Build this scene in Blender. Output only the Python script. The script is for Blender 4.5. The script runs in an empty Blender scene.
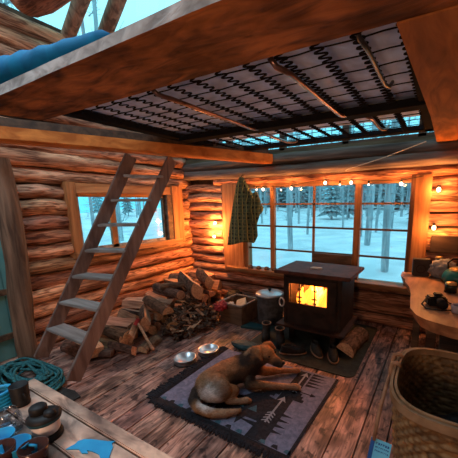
import bpy, bmesh, math, random
from mathutils import Vector, Matrix, noise
C = bpy.context.scene
COL = C.collection
PI = math.pi
# ------------------------------------------------------------ camera
FPX, PX, PY, CZ = 297.674, 270.0, 262.0, 1.6
R = Matrix(((0.870, -0.089, 0.484), (0.492, 0.177, -0.852), (-0.010, 0.980, 0.199)))
q = R.to_quaternion(); q.normalize(); R = q.to_matrix()
cam = bpy.data.objects.new('camera', bpy.data.cameras.new('camera')); COL.objects.link(cam)
cam.matrix_world = Matrix.Translation((0, 0, CZ)) @ R.to_4x4()
cam.data.sensor_width = 36; cam.data.lens = 36 * FPX / 458
cam.data.shift_x = (229 - PX) / 458; cam.data.shift_y = (PY - 229) / 458
cam.data.clip_start = 0.02; cam.data.clip_end = 300
C.camera = cam
def at(x, y, z):            # the point at height z seen at picture position x, y
    r = R @ Vector((x - PX, PY - y, -FPX)); return Vector((0, 0, CZ)) + r * ((z - CZ) / r.z)
# ------------------------------------------------------------ world, light, exposure
w = bpy.data.worlds.new('winter_dusk'); C.world = w; w.use_nodes = True
nt = w.node_tree; nt.nodes.clear()
bg = nt.nodes.new('ShaderNodeBackground'); out = nt.nodes.new('ShaderNodeOutputWorld')
tc = nt.nodes.new('ShaderNodeTexCoord'); sx = nt.nodes.new('ShaderNodeSeparateXYZ'); rp = nt.nodes.new('ShaderNodeValToRGB')
nt.links.new(tc.outputs['Generated'], sx.inputs[0]); nt.links.new(sx.outputs[2], rp.inputs[0])
rp.color_ramp.elements[0].color = (0.13, 0.64, 0.84, 1); rp.color_ramp.elements[1].color = (0.36, 0.81, 0.93, 1)
rp.color_ramp.elements[0].position = 0.0; rp.color_ramp.elements[1].position = 0.6
nt.links.new(rp.outputs[0], bg.inputs[0]); bg.inputs[1].default_value = 1.25
nt.links.new(bg.outputs[0], out.inputs[0])
C.view_settings.view_transform = 'Standard'; C.view_settings.look = 'None'
C.view_settings.exposure = 0.55; C.view_settings.gamma = 1.0; C.view_settings.use_curve_mapping = False
def lamp(name, loc, power, col, size=0.03, parent=None):
    l = bpy.data.lights.new(name, 'POINT'); l.energy = power; l.color = col; l.shadow_soft_size = size
    o = bpy.data.objects.new(name, l); COL.objects.link(o); o.location = loc
    if parent: o.parent = parent
    return o
WARM = (1.0, 0.36, 0.09)
WFILL = bpy.data.lights.new('warm_fill', 'AREA'); WFILL.shape = 'DISK'; WFILL.size = 0.5; WFILL.energy = 17; WFILL.color = (1.0, 0.58, 0.36)  # unseen warm fill light, added behind the camera to brighten the room
ro = bpy.data.objects.new('warm_fill', WFILL); COL.objects.link(ro); ro.location = (-0.5, -1.1, 1.35)
ro.rotation_euler = (Vector((-1.9, 2.6, 1.25)) - Vector(ro.location)).to_track_quat('-Z', 'Y').to_euler()
SKYFILL = bpy.data.lights.new('sky_fill', 'AREA'); SKYFILL.shape = 'RECTANGLE'; SKYFILL.size = 3.5; SKYFILL.size_y = 1.8  # extra area light added to strengthen the daylight from the roof panes
SKYFILL.energy = 85; SKYFILL.color = (0.72, 0.86, 1.0)
so = bpy.data.objects.new('sky_fill', SKYFILL); COL.objects.link(so); so.location = (-2.3, 0.3, 4.1); so.rotation_euler = (0.1, -0.15, 0)
# ------------------------------------------------------------ materials
MT = {}
def nodes(name):
    m = bpy.data.materials.new(name); m.use_nodes = True
    n = m.node_tree.nodes; return m, m.node_tree, n['Principled BSDF']
def mat(name, c1, c2=None, sc=(8, 8, 8), rough=0.7, metal=0.0, bump=0.15, detail=6, contrast=(0.35, 0.65), emit=None, tint=True, dist=0.6, spec=0.3, mott=None):
    m, t, b = nodes(name); N = t.nodes; L = t.links
    c2 = c2 or tuple(c * 0.75 for c in c1)
    tc = N.new('ShaderNodeTexCoord'); mp = N.new('ShaderNodeMapping'); mp.inputs['Scale'].default_value = sc
    L.new(tc.outputs['Object'], mp.inputs[0])
    no = N.new('ShaderNodeTexNoise'); no.inputs['Scale'].default_value = 1; no.inputs['Detail'].default_value = detail
    no.inputs['Distortion'].default_value = dist
    L.new(mp.outputs[0], no.inputs['Vector'])
    r = N.new('ShaderNodeValToRGB'); r.color_ramp.elements[0].position = contrast[0]; r.color_ramp.elements[1].position = contrast[1]
    r.color_ramp.elements[0].color = (*c2, 1); r.color_ramp.elements[1].color = (*c1, 1)
    L.new(no.outputs['Fac'], r.inputs[0])
    src = r.outputs[0]
    if mott:
        mp2 = N.new('ShaderNodeMapping'); mp2.inputs['Scale'].default_value = mott[0]; L.new(tc.outputs['Object'], mp2.inputs[0])
        n2 = N.new('ShaderNodeTexNoise'); n2.inputs['Scale'].default_value = 1; n2.inputs['Detail'].default_value = 5; L.new(mp2.outputs[0], n2.inputs['Vector'])
        r2 = N.new('ShaderNodeValToRGB'); r2.color_ramp.elements[0].position = 0.36; r2.color_ramp.elements[1].position = 0.62
        r2.color_ramp.elements[0].color = (*mott[1], 1); r2.color_ramp.elements[1].color = (*mott[2], 1); L.new(n2.outputs['Fac'], r2.inputs[0])
        m2 = N.new('ShaderNodeMix'); m2.data_type = 'RGBA'; m2.blend_type = 'MULTIPLY'; m2.inputs[0].default_value = 1
        L.new(src, m2.inputs[6]); L.new(r2.outputs[0], m2.inputs[7]); src = m2.outputs[2]
    if tint:
        a = N.new('ShaderNodeAttribute'); a.attribute_name = 'tint'
        mx = N.new('ShaderNodeMix'); mx.data_type = 'RGBA'; mx.blend_type = 'MULTIPLY'; mx.inputs[0].default_value = 1
        L.new(src, mx.inputs[6]); L.new(a.outputs['Color'], mx.inputs[7]); src = mx.outputs[2]
    L.new(src, b.inputs['Base Color'])
    b.inputs['Roughness'].default_value = rough; b.inputs['Metallic'].default_value = metal
    b.inputs['Specular IOR Level'].default_value = spec
    if bump:
        bp = N.new('ShaderNodeBump'); bp.inputs['Strength'].default_value = bump; bp.inputs['Distance'].default_value = 0.02
        L.new(no.outputs['Fac'], bp.inputs['Height']); L.new(bp.outputs[0], b.inputs['Normal'])
    if emit:
        L.new(src, b.inputs['Emission Color']); b.inputs['Emission Strength'].default_value = emit
    MT[name] = m; return m
def emat(name, col, s):
    m, t, b = nodes(name); b.inputs['Base Color'].default_value = (*col, 1)
    b.inputs['Emission Color'].default_value = (*col, 1); b.inputs['Emission Strength'].default_value = s
    MT[name] = m; return m
def glassmat(name, col=(0.93, 0.97, 1), gl=0.06, rough=0.02):
    m, t, b = nodes(name); N = t.nodes; L = t.links; N.remove(b)
    tr = N.new('ShaderNodeBsdfTransparent'); tr.inputs[0].default_value = (*col, 1)
    g = N.new('ShaderNodeBsdfGlossy'); g.inputs['Roughness'].default_value = rough
    mx = N.new('ShaderNodeMixShader'); mx.inputs[0].default_value = gl
    L.new(tr.outputs[0], mx.inputs[1]); L.new(g.outputs[0], mx.inputs[2]); L.new(mx.outputs[0], N['Material Output'].inputs[0])
    MT[name] = m; return m
LOGC, LOGD = (0.74, 0.40, 0.25), (0.19, 0.07, 0.036)
mat('log_y', LOGC, LOGD, (30, 3.4, 30), 0.7, bump=0.9, contrast=(0.36, 0.58), dist=1.4, detail=9, mott=((4, 1.6, 9), (0.42, 0.33, 0.28), (1.1, 1.08, 1.05)))
mat('log_x', LOGC, LOGD, (3.4, 30, 30), 0.7, bump=0.9, contrast=(0.36, 0.58), dist=1.4, detail=9, mott=((1.6, 4, 9), (0.42, 0.33, 0.28), (1.1, 1.08, 1.05)))
mat('log_z', (0.30, 0.18, 0.11), (0.09, 0.05, 0.03), (18, 18, 1.5), 0.8, bump=0.5)
mat('greybeam', (0.20, 0.17, 0.155), (0.07, 0.055, 0.05), (1.5, 20, 20), 0.85, bump=0.5)
mat('pine_x', (0.52, 0.25, 0.10), (0.28, 0.11, 0.04), (2, 16, 16), 0.6, bump=0.3)
mat('pine_y', (0.52, 0.25, 0.10), (0.28, 0.11, 0.04), (16, 2, 16), 0.6, bump=0.3)
mat('pine_z', (0.48, 0.21, 0.08), (0.26, 0.10, 0.035), (20, 20, 2), 0.6, bump=0.3)
mat('dark_wood', (0.13, 0.075, 0.045), (0.05, 0.03, 0.02), (3, 16, 16), 0.6, bump=0.15)
mat('loft_x', (0.36, 0.125, 0.038), (0.10, 0.036, 0.017), (4, 14, 14), 0.8, bump=0.5, spec=0.08, contrast=(0.32, 0.66), dist=1.2, detail=9, mott=((3.5, 7, 7), (0.35, 0.3, 0.28), (1.15, 1.1, 1.0)))
mat('loft_y', (0.40, 0.135, 0.036), (0.17, 0.058, 0.02), (10, 2.0, 10), 0.8, spec=0.08, bump=0.1, dist=1.5, contrast=(0.3, 0.7))
mat('beam_y', (0.62, 0.22, 0.055), (0.34, 0.10, 0.025), (12, 2, 12), 0.8, bump=0.3, spec=0.08)
mat('weathered', (0.34, 0.31, 0.29), (0.15, 0.13, 0.12), (9, 14, 14), 0.85, bump=0.4, spec=0.1)
mat('ladder_wood', (0.22, 0.15, 0.13), (0.10, 0.06, 0.05), (14, 14, 2.0), 0.7, bump=0.2)
mat('tread_wood', (0.30, 0.28, 0.27), (0.17, 0.15, 0.14), (2, 18, 18), 0.75, bump=0.2)
mat('bark', (0.20, 0.12, 0.085), (0.06, 0.035, 0.025), (14, 30, 30), 0.95, bump=0.8)
mat('splitwood', (0.68, 0.41, 0.26), (0.38, 0.19, 0.11), (3, 40, 40), 0.75, bump=0.3)
mat('endgrain', (0.60, 0.37, 0.23), (0.36, 0.19, 0.11), (50, 50, 50), 0.8, bump=0.2)
mat('chinking', (0.10, 0.06, 0.035), (0.05, 0.03, 0.02), (12, 12, 12), 0.95)
mat('iron', (0.032, 0.020, 0.017), (0.014, 0.010, 0.009), (9, 9, 9), 0.6, metal=0.0, bump=0.08, spec=0.15)
mat('black', (0.016, 0.015, 0.016), (0.01, 0.01, 0.01), (20, 20, 20), 0.5, bump=0.03, spec=0.12)
mat('matte_black', (0.013, 0.012, 0.013), None, (9, 9, 9), 0.9, bump=0, spec=0.02)
mat('rubber', (0.03, 0.027, 0.025), (0.014, 0.013, 0.012), (30, 30, 30), 0.65, bump=0.15)
mat('steel', (0.75, 0.76, 0.78), (0.62, 0.62, 0.64), (9, 9, 9), 0.3, metal=0.9, bump=0.0)
mat('wire', (0.05, 0.045, 0.045), (0.02, 0.02, 0.02), (9, 9, 9), 0.4, metal=0.5, bump=0)
mat('pipe', (0.26, 0.15, 0.12), (0.12, 0.07, 0.06), (9, 9, 9), 0.28, metal=0.85, bump=0)
mat('mattress_cloth', (0.50, 0.66, 1.0), (0.34, 0.42, 0.66), (7, 7, 7), 0.9, bump=0.1, spec=0.02)
mat('sleepbag', (0.003, 0.12, 0.24), (0.002, 0.06, 0.14), (6, 6, 6), 0.8, bump=0.2, spec=0.08, contrast=(0.3, 0.7))
mat('darkteal', (0.012, 0.06, 0.075), None, (9, 9, 9), 0.6, bump=0.1)
mat('snow', (0.86, 0.87, 0.9), (0.62, 0.66, 0.7), (0.9, 0.9, 0.9), 0.8, bump=0.4, tint=False)
mat('haze_bark', (0.50, 0.52, 0.54), (0.24, 0.26, 0.28), (10, 10, 1.5), 0.95, bump=0.4)  # bark paled and turned bluish: outdoor haze put into the colour
mat('haze_bough', (0.46, 0.52, 0.54), (0.20, 0.26, 0.28), (5, 5, 5), 0.95, bump=0.3)  # boughs paled likewise, haze painted in place of a fog volume
mat('door_paint', (0.10, 0.27, 0.28), (0.07, 0.19, 0.20), (6, 6, 1), 0.6)
mat('rug_lilac', (0.20, 0.20, 0.29), (0.12, 0.125, 0.19), (30, 30, 30), 0.95, bump=0.3)
mat('rug_black', (0.025, 0.022, 0.028), (0.012, 0.011, 0.014), (40, 40, 40), 0.98, bump=0.3)
mat('rug_teal', (0.05, 0.12, 0.16), None, (40, 40, 40), 0.98, bump=0.3)
mat('rug_pale', (0.30, 0.30, 0.34), None, (40, 40, 40), 0.98, bump=0.3)
mat('mat_green', (0.035, 0.04, 0.032), (0.018, 0.019, 0.016), (14, 14, 14), 0.75, bump=0.2)
mat('pot_enamel', (0.10, 0.10, 0.11), (0.05, 0.05, 0.055), (15, 15, 15), 0.25, bump=0.0)
mat('pot_lid', (0.55, 0.57, 0.60), (0.42, 0.43, 0.46), (6, 6, 6), 0.3, metal=0.5, bump=0.0)
mat('paper', (0.60, 0.48, 0.34), (0.45, 0.33, 0.21), (12, 12, 12), 0.9)
mat('white_cloth', (0.6, 0.58, 0.55), None, (20, 20, 20), 0.9)
mat('blue_bright', (0.012, 0.27, 0.50), (0.008, 0.2, 0.42), (14, 14, 14), 0.5, bump=0.1)
mat('rope_teal', (0.03, 0.17, 0.19), (0.012, 0.055, 0.065), (60, 60, 60), 0.85, bump=0.5)
mat('table_wood', (0.50, 0.34, 0.27), (0.17, 0.11, 0.09), (7, 18, 16), 0.65, bump=0.3, contrast=(0.34, 0.58), detail=9, mott=((6, 9, 6), (0.45, 0.42, 0.42), (1.1, 1.05, 1.0)))
mat('slab_wood', (0.46, 0.22, 0.11), (0.20, 0.09, 0.045), (10, 2.0, 10), 0.5, bump=0.15)
mat('red', (0.42, 0.03, 0.035), (0.22, 0.015, 0.02), (20, 20, 20), 0.6)
mat('greycloth', (0.25, 0.26, 0.29), (0.14, 0.145, 0.165), (10, 10, 10), 0.85, bump=0.3)
mat('speaker', (0.05, 0.038, 0.033), None, (30, 30, 30), 0.7)
mat('teal_enamel', (0.012, 0.16, 0.15), (0.01, 0.11, 0.10), (9, 9, 9), 0.3, bump=0.0)
mat('gold', (0.62, 0.40, 0.14), None, (9, 9, 9), 0.35, metal=0.6, bump=0)
mat('lilac', (0.45, 0.42, 0.52), None, (9, 9, 9), 0.5, bump=0)
mat('wicker', (0.21, 0.12, 0.05), (0.07, 0.038, 0.016), (26, 26, 26), 0.6, bump=0.3)
mat('rim_wood', (0.24, 0.15, 0.085), (0.14, 0.08, 0.04), (9, 9, 9), 0.55, bump=0.15)
mat('leather', (0.30, 0.17, 0.10), (0.17, 0.09, 0.05), (16, 16, 16), 0.6)
mat('tag_paper', (0.16, 0.62, 0.92), (0.13, 0.55, 0.88), (9, 9, 9), 0.5, bump=0)
mat('tag_blue', (0.02, 0.12, 0.42), None, (9, 9, 9), 0.5, bump=0)
mat('frosted', (0.62, 0.60, 0.62), (0.52, 0.5, 0.53), (9, 9, 9), 0.3, bump=0)
mat('darkglass', (0.05, 0.018, 0.015), (0.03, 0.012, 0.01), (9, 9, 9), 0.2, bump=0)
mat('rope_line', (0.62, 0.58, 0.52), None, (50, 50, 50), 0.8)
mat('bottle_dark', (0.02, 0.03, 0.02), None, (9, 9, 9), 0.2, bump=0)
mat('firebrick', (0.55, 0.30, 0.14), (0.30, 0.14, 0.06), (8, 8, 8), 0.9)
mat('charred', (0.03, 0.02, 0.016), None, (20, 20, 20), 0.9)
emat('flame', (1.0, 0.33, 0.04), 2.2); emat('flamecore', (1.0, 0.48, 0.09), 3.2)
emat('ember', (1.0, 0.18, 0.02), 2.5)
emat('bulb_glow', (1.0, 0.66, 0.36), 8); emat('bulb_pale', (1.0, 0.86, 0.74), 3.0)
glassmat('pane', (0.90, 0.97, 1.0)); glassmat('clearglass', (0.75, 0.8, 0.85), 0.15); glassmat('stoveglass', (1, 0.9, 0.8), 0.04)
# floor boards
def floor_mat():
    m, t, b = nodes('floor_boards'); N = t.nodes; L = t.links
    tc = N.new('ShaderNodeTexCoord')
    def nz(sc, det=6, dist=0.5):
        mp = N.new('ShaderNodeMapping'); mp.inputs['Scale'].default_value = sc; L.new(tc.outputs['Object'], mp.inputs[0])
        n = N.new('ShaderNodeTexNoise'); n.inputs['Scale'].default_value = 1; n.inputs['Detail'].default_value = det; n.inputs['Distortion'].default_value = dist
        L.new(mp.outputs[0], n.inputs['Vector']); return n.outputs['Fac']
    def rm(f, p0, c0, p1, c1):
        r = N.new('ShaderNodeValToRGB'); e = r.color_ramp.elements; e[0].position = p0; e[1].position = p1
        e[0].color = (*c0, 1); e[1].color = (*c1, 1); L.new(f, r.inputs[0]); return r.outputs[0]
    def mul(a, c, f=1.0):
        x = N.new('ShaderNodeMix'); x.data_type = 'RGBA'; x.blend_type = 'MULTIPLY'; x.inputs[0].default_value = f
        L.new(a, x.inputs[6]); L.new(c, x.inputs[7]); return x.outputs[2]
    g = nz((34, 4.5, 1), 9, 1.3)
    c = rm(g, 0.36, (0.17, 0.085, 0.065), 0.64, (0.66, 0.36, 0.27))
    blot = nz((6, 4, 1), 7, 0.6)
    c = mul(c, rm(blot, 0.38, (0.30, 0.27, 0.27), 0.56, (1, 1, 1)))
    knots = nz((16, 12, 1), 3, 0.3)
    c = mul(c, rm(knots, 0.34, (0.2, 0.16, 0.16), 0.42, (1, 1, 1)))
    a = N.new('ShaderNodeAttribute'); a.attribute_name = 'tint'; c = mul(c, a.outputs['Color'])
    L.new(c, b.inputs['Base Color']); b.inputs['Roughness'].default_value = 0.5; b.inputs['Specular IOR Level'].default_value = 0.35
    bp = N.new('ShaderNodeBump'); bp.inputs['Strength'].default_value = 0.35; bp.inputs['Distance'].default_value = 0.01
    L.new(g, bp.inputs['Height']); L.new(bp.outputs[0], b.inputs['Normal']); MT['floor'] = m
floor_mat()
def plaid_mat():
    m, t, b = nodes('plaid_flannel'); N = t.nodes; L = t.links
    tc = N.new('ShaderNodeTexCoord'); s = N.new('ShaderNodeSeparateXYZ'); L.new(tc.outputs['Object'], s.inputs[0])
    def math_(op, a, v=None, b_=None):
        n = N.new('ShaderNodeMath'); n.operation = op; L.new(a, n.inputs[0])
        if v is not None: n.inputs[1].default_value = v
        if b_ is not None: L.new(b_, n.inputs[1])
        return n.outputs[0]
    def line(o, per, wd):
        return math_('LESS_THAN', math_('FRACT', math_('MULTIPLY', o, 1 / per)), wd)
    col = None
    def mix(fac, a, c):
        x = N.new('ShaderNodeMix'); x.data_type = 'RGBA'; L.new(fac, x.inputs[0])
        if isinstance(a, tuple): x.inputs[6].default_value = (*a, 1)
        else: L.new(a, x.inputs[6])
        x.inputs[7].default_value = (*c, 1); return x.outputs[2]
    wide = math_('MULTIPLY', line(s.outputs[0], 0.075, 0.5), None, line(s.outputs[2], 0.075, 0.5))
    c = mix(wide, (0.07, 0.09, 0.04), (0.012, 0.018, 0.012))
    c = mix(line(s.outputs[0], 0.075, 0.14), c, (0.34, 0.30, 0.08)); c = mix(line(s.outputs[2], 0.05, 0.14), c, (0.16, 0.15, 0.06))
    L.new(c, b.inputs['Base Color']); b.inputs['Roughness'].default_value = 0.95; MT['plaid'] = m
plaid_mat()
# ------------------------------------------------------------ mesh builder
class MB:
    def __init__(s): s.v = []; s.f = []; s.m = []; s.t = []; s.sm = []; s.mats = []
    def mi(s, n):
        if n not in s.mats: s.mats.append(n)
        return s.mats.index(n)
    def add(s, vs, fs, m, tint=1.0, smooth=False):
        b = len(s.v); s.v += [Vector(x) for x in vs]; k = s.mi(m) if isinstance(m, str) else None
        if not isinstance(tint, tuple): tint = (tint, tint, tint)
        for i, f in enumerate(fs):
            s.f.append([b + j for j in f]); s.m.append(k if k is not None else s.mi(m[i])); s.t.append(tint); s.sm.append(smooth)
    def box(s, c, d, m, rot=None, tint=1.0, bev=0.0):
        x, y, z = [a / 2 for a in d]
        if bev <= 0:
            vs = [(i * x, j * y, k * z) for i in (-1, 1) for j in (-1, 1) for k in (-1, 1)]
            fs = [(0, 1, 3, 2), (4, 6, 7, 5), (0, 4, 5, 1), (2, 3, 7, 6), (0, 2, 6, 4), (1, 5, 7, 3)]
        else:
            bm = bmesh.new(); bmesh.ops.create_cube(bm, size=1)
            for v in bm.verts: v.co = Vector((v.co.x * d[0], v.co.y * d[1], v.co.z * d[2]))
            bmesh.ops.bevel(bm, geom=bm.edges[:], offset=bev, segments=2, affect='EDGES')
            bm.verts.index_update(); vs = [v.co.copy() for v in bm.verts]; fs = [[v.index for v in f.verts] for f in bm.faces]; bm.free()
        Rm = rot if rot is not None else Matrix.Identity(3)
        s.add([Rm @ Vector(v) + Vector(c) for v in vs], fs, m, tint)
        return s
    def bb(s, x0, x1, y0, y1, z0, z1, m, tint=1.0, bev=0.0):
        return s.box(((x0 + x1) / 2, (y0 + y1) / 2, (z0 + z1) / 2), (abs(x1 - x0), abs(y1 - y0), abs(z1 - z0)), m, None, tint, bev)
    def tube(s, pts, r, m, seg=10, tint=1.0, cap=True, closed=False, flat=1.0):
        pts = [Vector(p) for p in pts]; n = len(pts); rs = r if isinstance(r, (list, tuple)) else [r] * n
        vs = []; up = None
        for i in range(n):
            if closed: d = pts[(i + 1) % n] - pts[i - 1]
            else: d = pts[min(i + 1, n - 1)] - pts[max(i - 1, 0)]
            d.normalize()
            if up is None:
                up = Vector((0, 0, 1)) if abs(d.z) < 0.9 else Vector((1, 0, 0))
            a = d.cross(up)
            if a.length < 1e-4: a = d.cross(Vector((0.3, 1, 0.2)))
            a.normalize(); bvec = a.cross(d).normalized(); up = bvec
            for k in range(seg):
                t = 2 * PI * k / seg; vs.append(pts[i] + a * (math.cos(t) * rs[i]) + bvec * (math.sin(t) * rs[i] * flat))
        fs = []
        for i in range(n if closed else n - 1):
            j = (i + 1) % n
            for k in range(seg):
                fs.append((i * seg + k, i * seg + (k + 1) % seg, j * seg + (k + 1) % seg, j * seg + k))
        if cap and not closed: fs.append(list(range(seg))[::-1]); fs.append([(n - 1) * seg + k for k in range(seg)])
        s.add(vs, fs, m, tint, True); return s
    def lathe(s, prof, c, m, seg=32, tint=1.0, sx=1.0, sy=1.0, smooth=True):
        vs = []; n = len(prof)
        for (r, z) in prof:
            for k in range(seg):
                t = 2 * PI * k / seg; vs.append((c[0] + r * sx * math.cos(t), c[1] + r * sy * math.sin(t), c[2] + z))
        fs = []
        for i in range(n - 1):
            for k in range(seg): fs.append((i * seg + k, i * seg + (k + 1) % seg, (i + 1) * seg + (k + 1) % seg, (i + 1) * seg + k))
        s.add(vs, fs, m, tint, smooth); return s
    def prism(s, poly, z0, z1, m, tint=1.0, top=None, side=None):
        n = len(poly)
        vs = [(p[0], p[1], z0) for p in poly] + [(p[0], p[1], z1) for p in poly]
        fs = [list(range(n))[::-1], [n + i for i in range(n)]] + [(i, (i + 1) % n, n + (i + 1) % n, n + i) for i in range(n)]
        mm = m if not (top or side) else [m, top or m] + [side or m] * n
        s.add(vs, fs, mm, tint); return s
    def log(s, p0, p1, r, m, rnd, seg=14, rings=14, tint=1.0, end='endgrain', wob=0.09, sag=0.012, taper=0.0, sqz=1.0):
        p0 = Vector(p0); p1 = Vector(p1); d = (p1 - p0); L = d.length; d.normalize()
        up = Vector((0, 0, 1)) if abs(d.z) < 0.9 else Vector((1, 0, 0))
        a = d.cross(up).normalized(); b = a.cross(d).normalized(); ofs = Vector((rnd.random() * 50, rnd.random() * 50, rnd.random() * 50))
        ph = rnd.random() * 6
        vs = []
        for i in range(rings + 1):
            u = i / rings; c = p0 + d * (L * u) + b * (sag * math.sin(u * PI * 2.3 + ph)) + a * (sag * math.cos(u * PI * 1.7 + ph))
            rr = r * (1 - taper * u)
            if (i == 0 or i == rings): rr *= 0.93
            for k in range(seg):
                t = 2 * PI * k / seg
                nn = noise.noise(Vector((math.cos(t) * 1.3, math.sin(t) * 1.3, L * u * 3.2)) + ofs)
                q_ = rr * (1 + wob * 2 * nn)
                vs.append(c + a * (math.cos(t) * q_ * sqz) + b * (math.sin(t) * q_))
        fs = []; ms = []
        for i in range(rings):
            for k in range(seg): fs.append((i * seg + k, i * seg + (k + 1) % seg, (i + 1) * seg + (k + 1) % seg, (i + 1) * seg + k))
        s.add(vs, fs, m, tint, True)
        s.add(vs[:seg], [list(range(seg))[::-1]], end, tint); s.add(vs[-seg:], [list(range(seg))], end, tint)
        return s
    def build(s, name, parent=None, loc=None):
        me = bpy.data.meshes.new(name); me.from_pydata([tuple(v) for v in s.v], [], s.f)
        for n in s.mats: me.materials.append(MT[n])
        me.polygons.foreach_set('material_index', s.m); me.polygons.foreach_set('use_smooth', s.sm)
        at_ = me.color_attributes.new('tint', 'FLOAT_COLOR', 'CORNER')
        buf = []
        for p in me.polygons:
            t = s.t[p.index]
            for _ in range(p.loop_total): buf += [t[0], t[1], t[2], 1.0]
        at_.data.foreach_set('color', buf); me.update()
        bm = bmesh.new(); bm.from_mesh(me); bmesh.ops.recalc_face_normals(bm, faces=bm.faces[:]); bm.to_mesh(me); bm.free()
        o = bpy.data.objects.new(name, me); COL.objects.link(o)
        if parent: o.parent = parent
        if loc is not None: o.location = loc
        return o
def tag(o, label=None, cat=None, group=None, kind=None):
    if label: o['label'] = label
    if cat: o['category'] = cat
    if group: o['group'] = group
    if kind: o['kind'] = kind
    return o
def thing(name, label, cat, loc=(0, 0, 0), rz=0, group=None):
    o = bpy.data.objects.new(name, None); COL.objects.link(o); o.location = loc; o.rotation_euler = (0, 0, rz)
    o.empty_display_size = 0.1
    return tag(o, label, cat, group)
def struct(o): o['kind'] = 'structure'; return o
def Rz(a): return Matrix.Rotation(a, 3, 'Z')
def Rx(a): return Matrix.Rotation(a, 3, 'X')
def Ry(a): return Matrix.Rotation(a, 3, 'Y')
XL, YB, XR, YF = -3.77, 3.85, 1.7, -1.6        # inner faces of the walls
# ------------------------------------------------------------ floor
rnd = random.Random(3)
b = MB(); x = XL - 0.15; 
while x < XR:
    wd = rnd.choice((0.17, 0.19, 0.21)); y = YF
    while y < YB + 0.1:
        L = rnd.uniform(0.9, 2.4); t = rnd.uniform(0.72, 1.12)
        b.bb(x + 0.005, x + wd - 0.005, y + 0.002, min(y + L, YB + 0.1) - 0.002, -0.03, rnd.uniform(-0.004, 0.0), 'floor', (t, t * rnd.uniform(0.94, 1.02), t * rnd.uniform(0.9, 1.05)))
        y += L
    x += wd
b.bb(XL - 0.15, XR, YF, YB + 0.1, -0.1, -0.032, 'chinking')
struct(b.build('floor'))
# ------------------------------------------------------------ left log wall
def shade(r_, lo=0.72, hi=1.12):
    t = r_.uniform(lo, hi); return (t, t * r_.uniform(0.9, 1.04), t * r_.uniform(0.84, 1.05))
rnd = random.Random(11)
b = MB()
rowh = 0.165; n = 21
for i in range(n):
    z = 0.08 + i * rowh; r = rowh * rnd.uniform(0.45, 0.52); xc = XL - 0.085 + rnd.uniform(-0.018, 0.018)
    spans = [(1.34, 4.02)]
    if 0.98 < z < 1.80: spans = [(1.36 + rnd.uniform(-0.02, 0.04), 1.93), (3.64, 3.98)]
    elif z >= 2.0: spans = [(YF - 0.1, 4.02)]
    else: spans = [(1.33 + rnd.uniform(-0.03, 0.06), 4.02)]
    if z < 2.0: spans.append((YF - 0.1, -0.05))
    for (y0, y1) in spans:
        L = y1 - y0
        b.log((xc, y0, z), (xc, y1, z), r, 'log_y', rnd, 14, max(4, int(L * 6)), shade(rnd, 0.72, 1.3), wob=0.12, sqz=1.0)
b.bb(XL - 0.2, XL - 0.09, 1.36, 1.93, -0.12, 3.5, 'chinking'); b.bb(XL - 0.2, XL - 0.09, 3.64, 4.0, -0.12, 3.5, 'chinking')
b.bb(XL - 0.2, XL - 0.09, 1.93, 3.64, -0.12, 0.98, 'chinking'); b.bb(XL - 0.2, XL - 0.09, 1.93, 3.64, 1.84, 3.5, 'chinking')
b.bb(XL - 0.2, XL - 0.09, YF, 1.36, 2.0, 3.5, 'chinking'); b.bb(XL - 0.2, XL - 0.09, YF, -0.05, 0, 2.0, 'chinking')
struct(b.build('wall_left'))
# ------------------------------------------------------------ back log wall
b = MB(); rowh = 0.145
for i in range(13):
    z = 0.075 + i * rowh; r = rowh * rnd.uniform(0.45, 0.52); yc = YB + 0.07 + rnd.uniform(-0.012, 0.012)
    if z < 0.52: spans = [(-4.0, XR + 0.1)]
    else: spans = [(-4.0, -3.08), (-0.12, XR + 0.1)]
    for (x0, x1) in spans:
        b.log((x0, yc, z), (x1, yc, z), r, 'log_x', rnd, 14, max(5, int((x1 - x0) * 5)), shade(rnd, 0.7, 1.05), wob=0.06)
b.bb(-3.95, -3.0, YB + 0.08, YB + 0.16, -0.12, 2.3, 'chinking'); b.bb(-0.15, XR, YB + 0.08, YB + 0.16, -0.12, 2.3, 'chinking')
b.bb(-3.0, -0.15, YB + 0.08, YB + 0.16, -0.12, 0.55, 'chinking'); b.bb(-3.0, -0.15, YB + 0.08, YB + 0.16, 1.93, 2.3, 'chinking')
b.log((-3.2, YB + 0.02, 1.915), (XR, YB + 0.02, 1.925), 0.06, 'log_x', rnd, 14, 40, (1.25, 1.0, 0.85), wob=0.14, sag=0.006)
struct(b.build('wall_back'))
b = MB()
b.log((-4.0, YB - 0.03, 2.03), (XR, YB - 0.03, 2.035), 0.075, 'greybeam', rnd, 14, 36, (1.45, 1.3, 1.25), wob=0.08)
b.log((-4.0, YB - 0.02, 2.165), (XR, YB - 0.02, 2.17), 0.07, 'greybeam', rnd, 14, 36, (0.85, 0.8, 0.75), wob=0.08)
b.bb(-4.0, XR, YB - 0.03, YB + 0.12, 2.225, 2.285, 'greybeam', (0.7, 0.72, 0.5))
struct(b.build('trim_1'))
# wall beside and behind the camera, roof
b = MB()
for i in range(21):
    z = 0.08 + i * 0.165
    b.log((XR + 0.07, YF, z), (XR + 0.07, YB + 0.1, z), 0.088, 'log_y', rnd, 10, 10, shade(rnd))
b.bb(XR + 0.1, XR + 0.18, YF, YB, 0, 3.5, 'chinking'); struct(b.build('wall_right'))
b = MB()
for i in range(21):
    z = 0.08 + i * 0.165
    b.log((-3.9, YF - 0.07, z), (XR, YF - 0.07, z), 0.088, 'log_x', rnd, 10, 10, shade(rnd))
b.bb(-3.9, XR, YF - 0.2, YF - 0.1, 0, 3.5, 'chinking'); struct(b.build('wall_front'))
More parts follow.
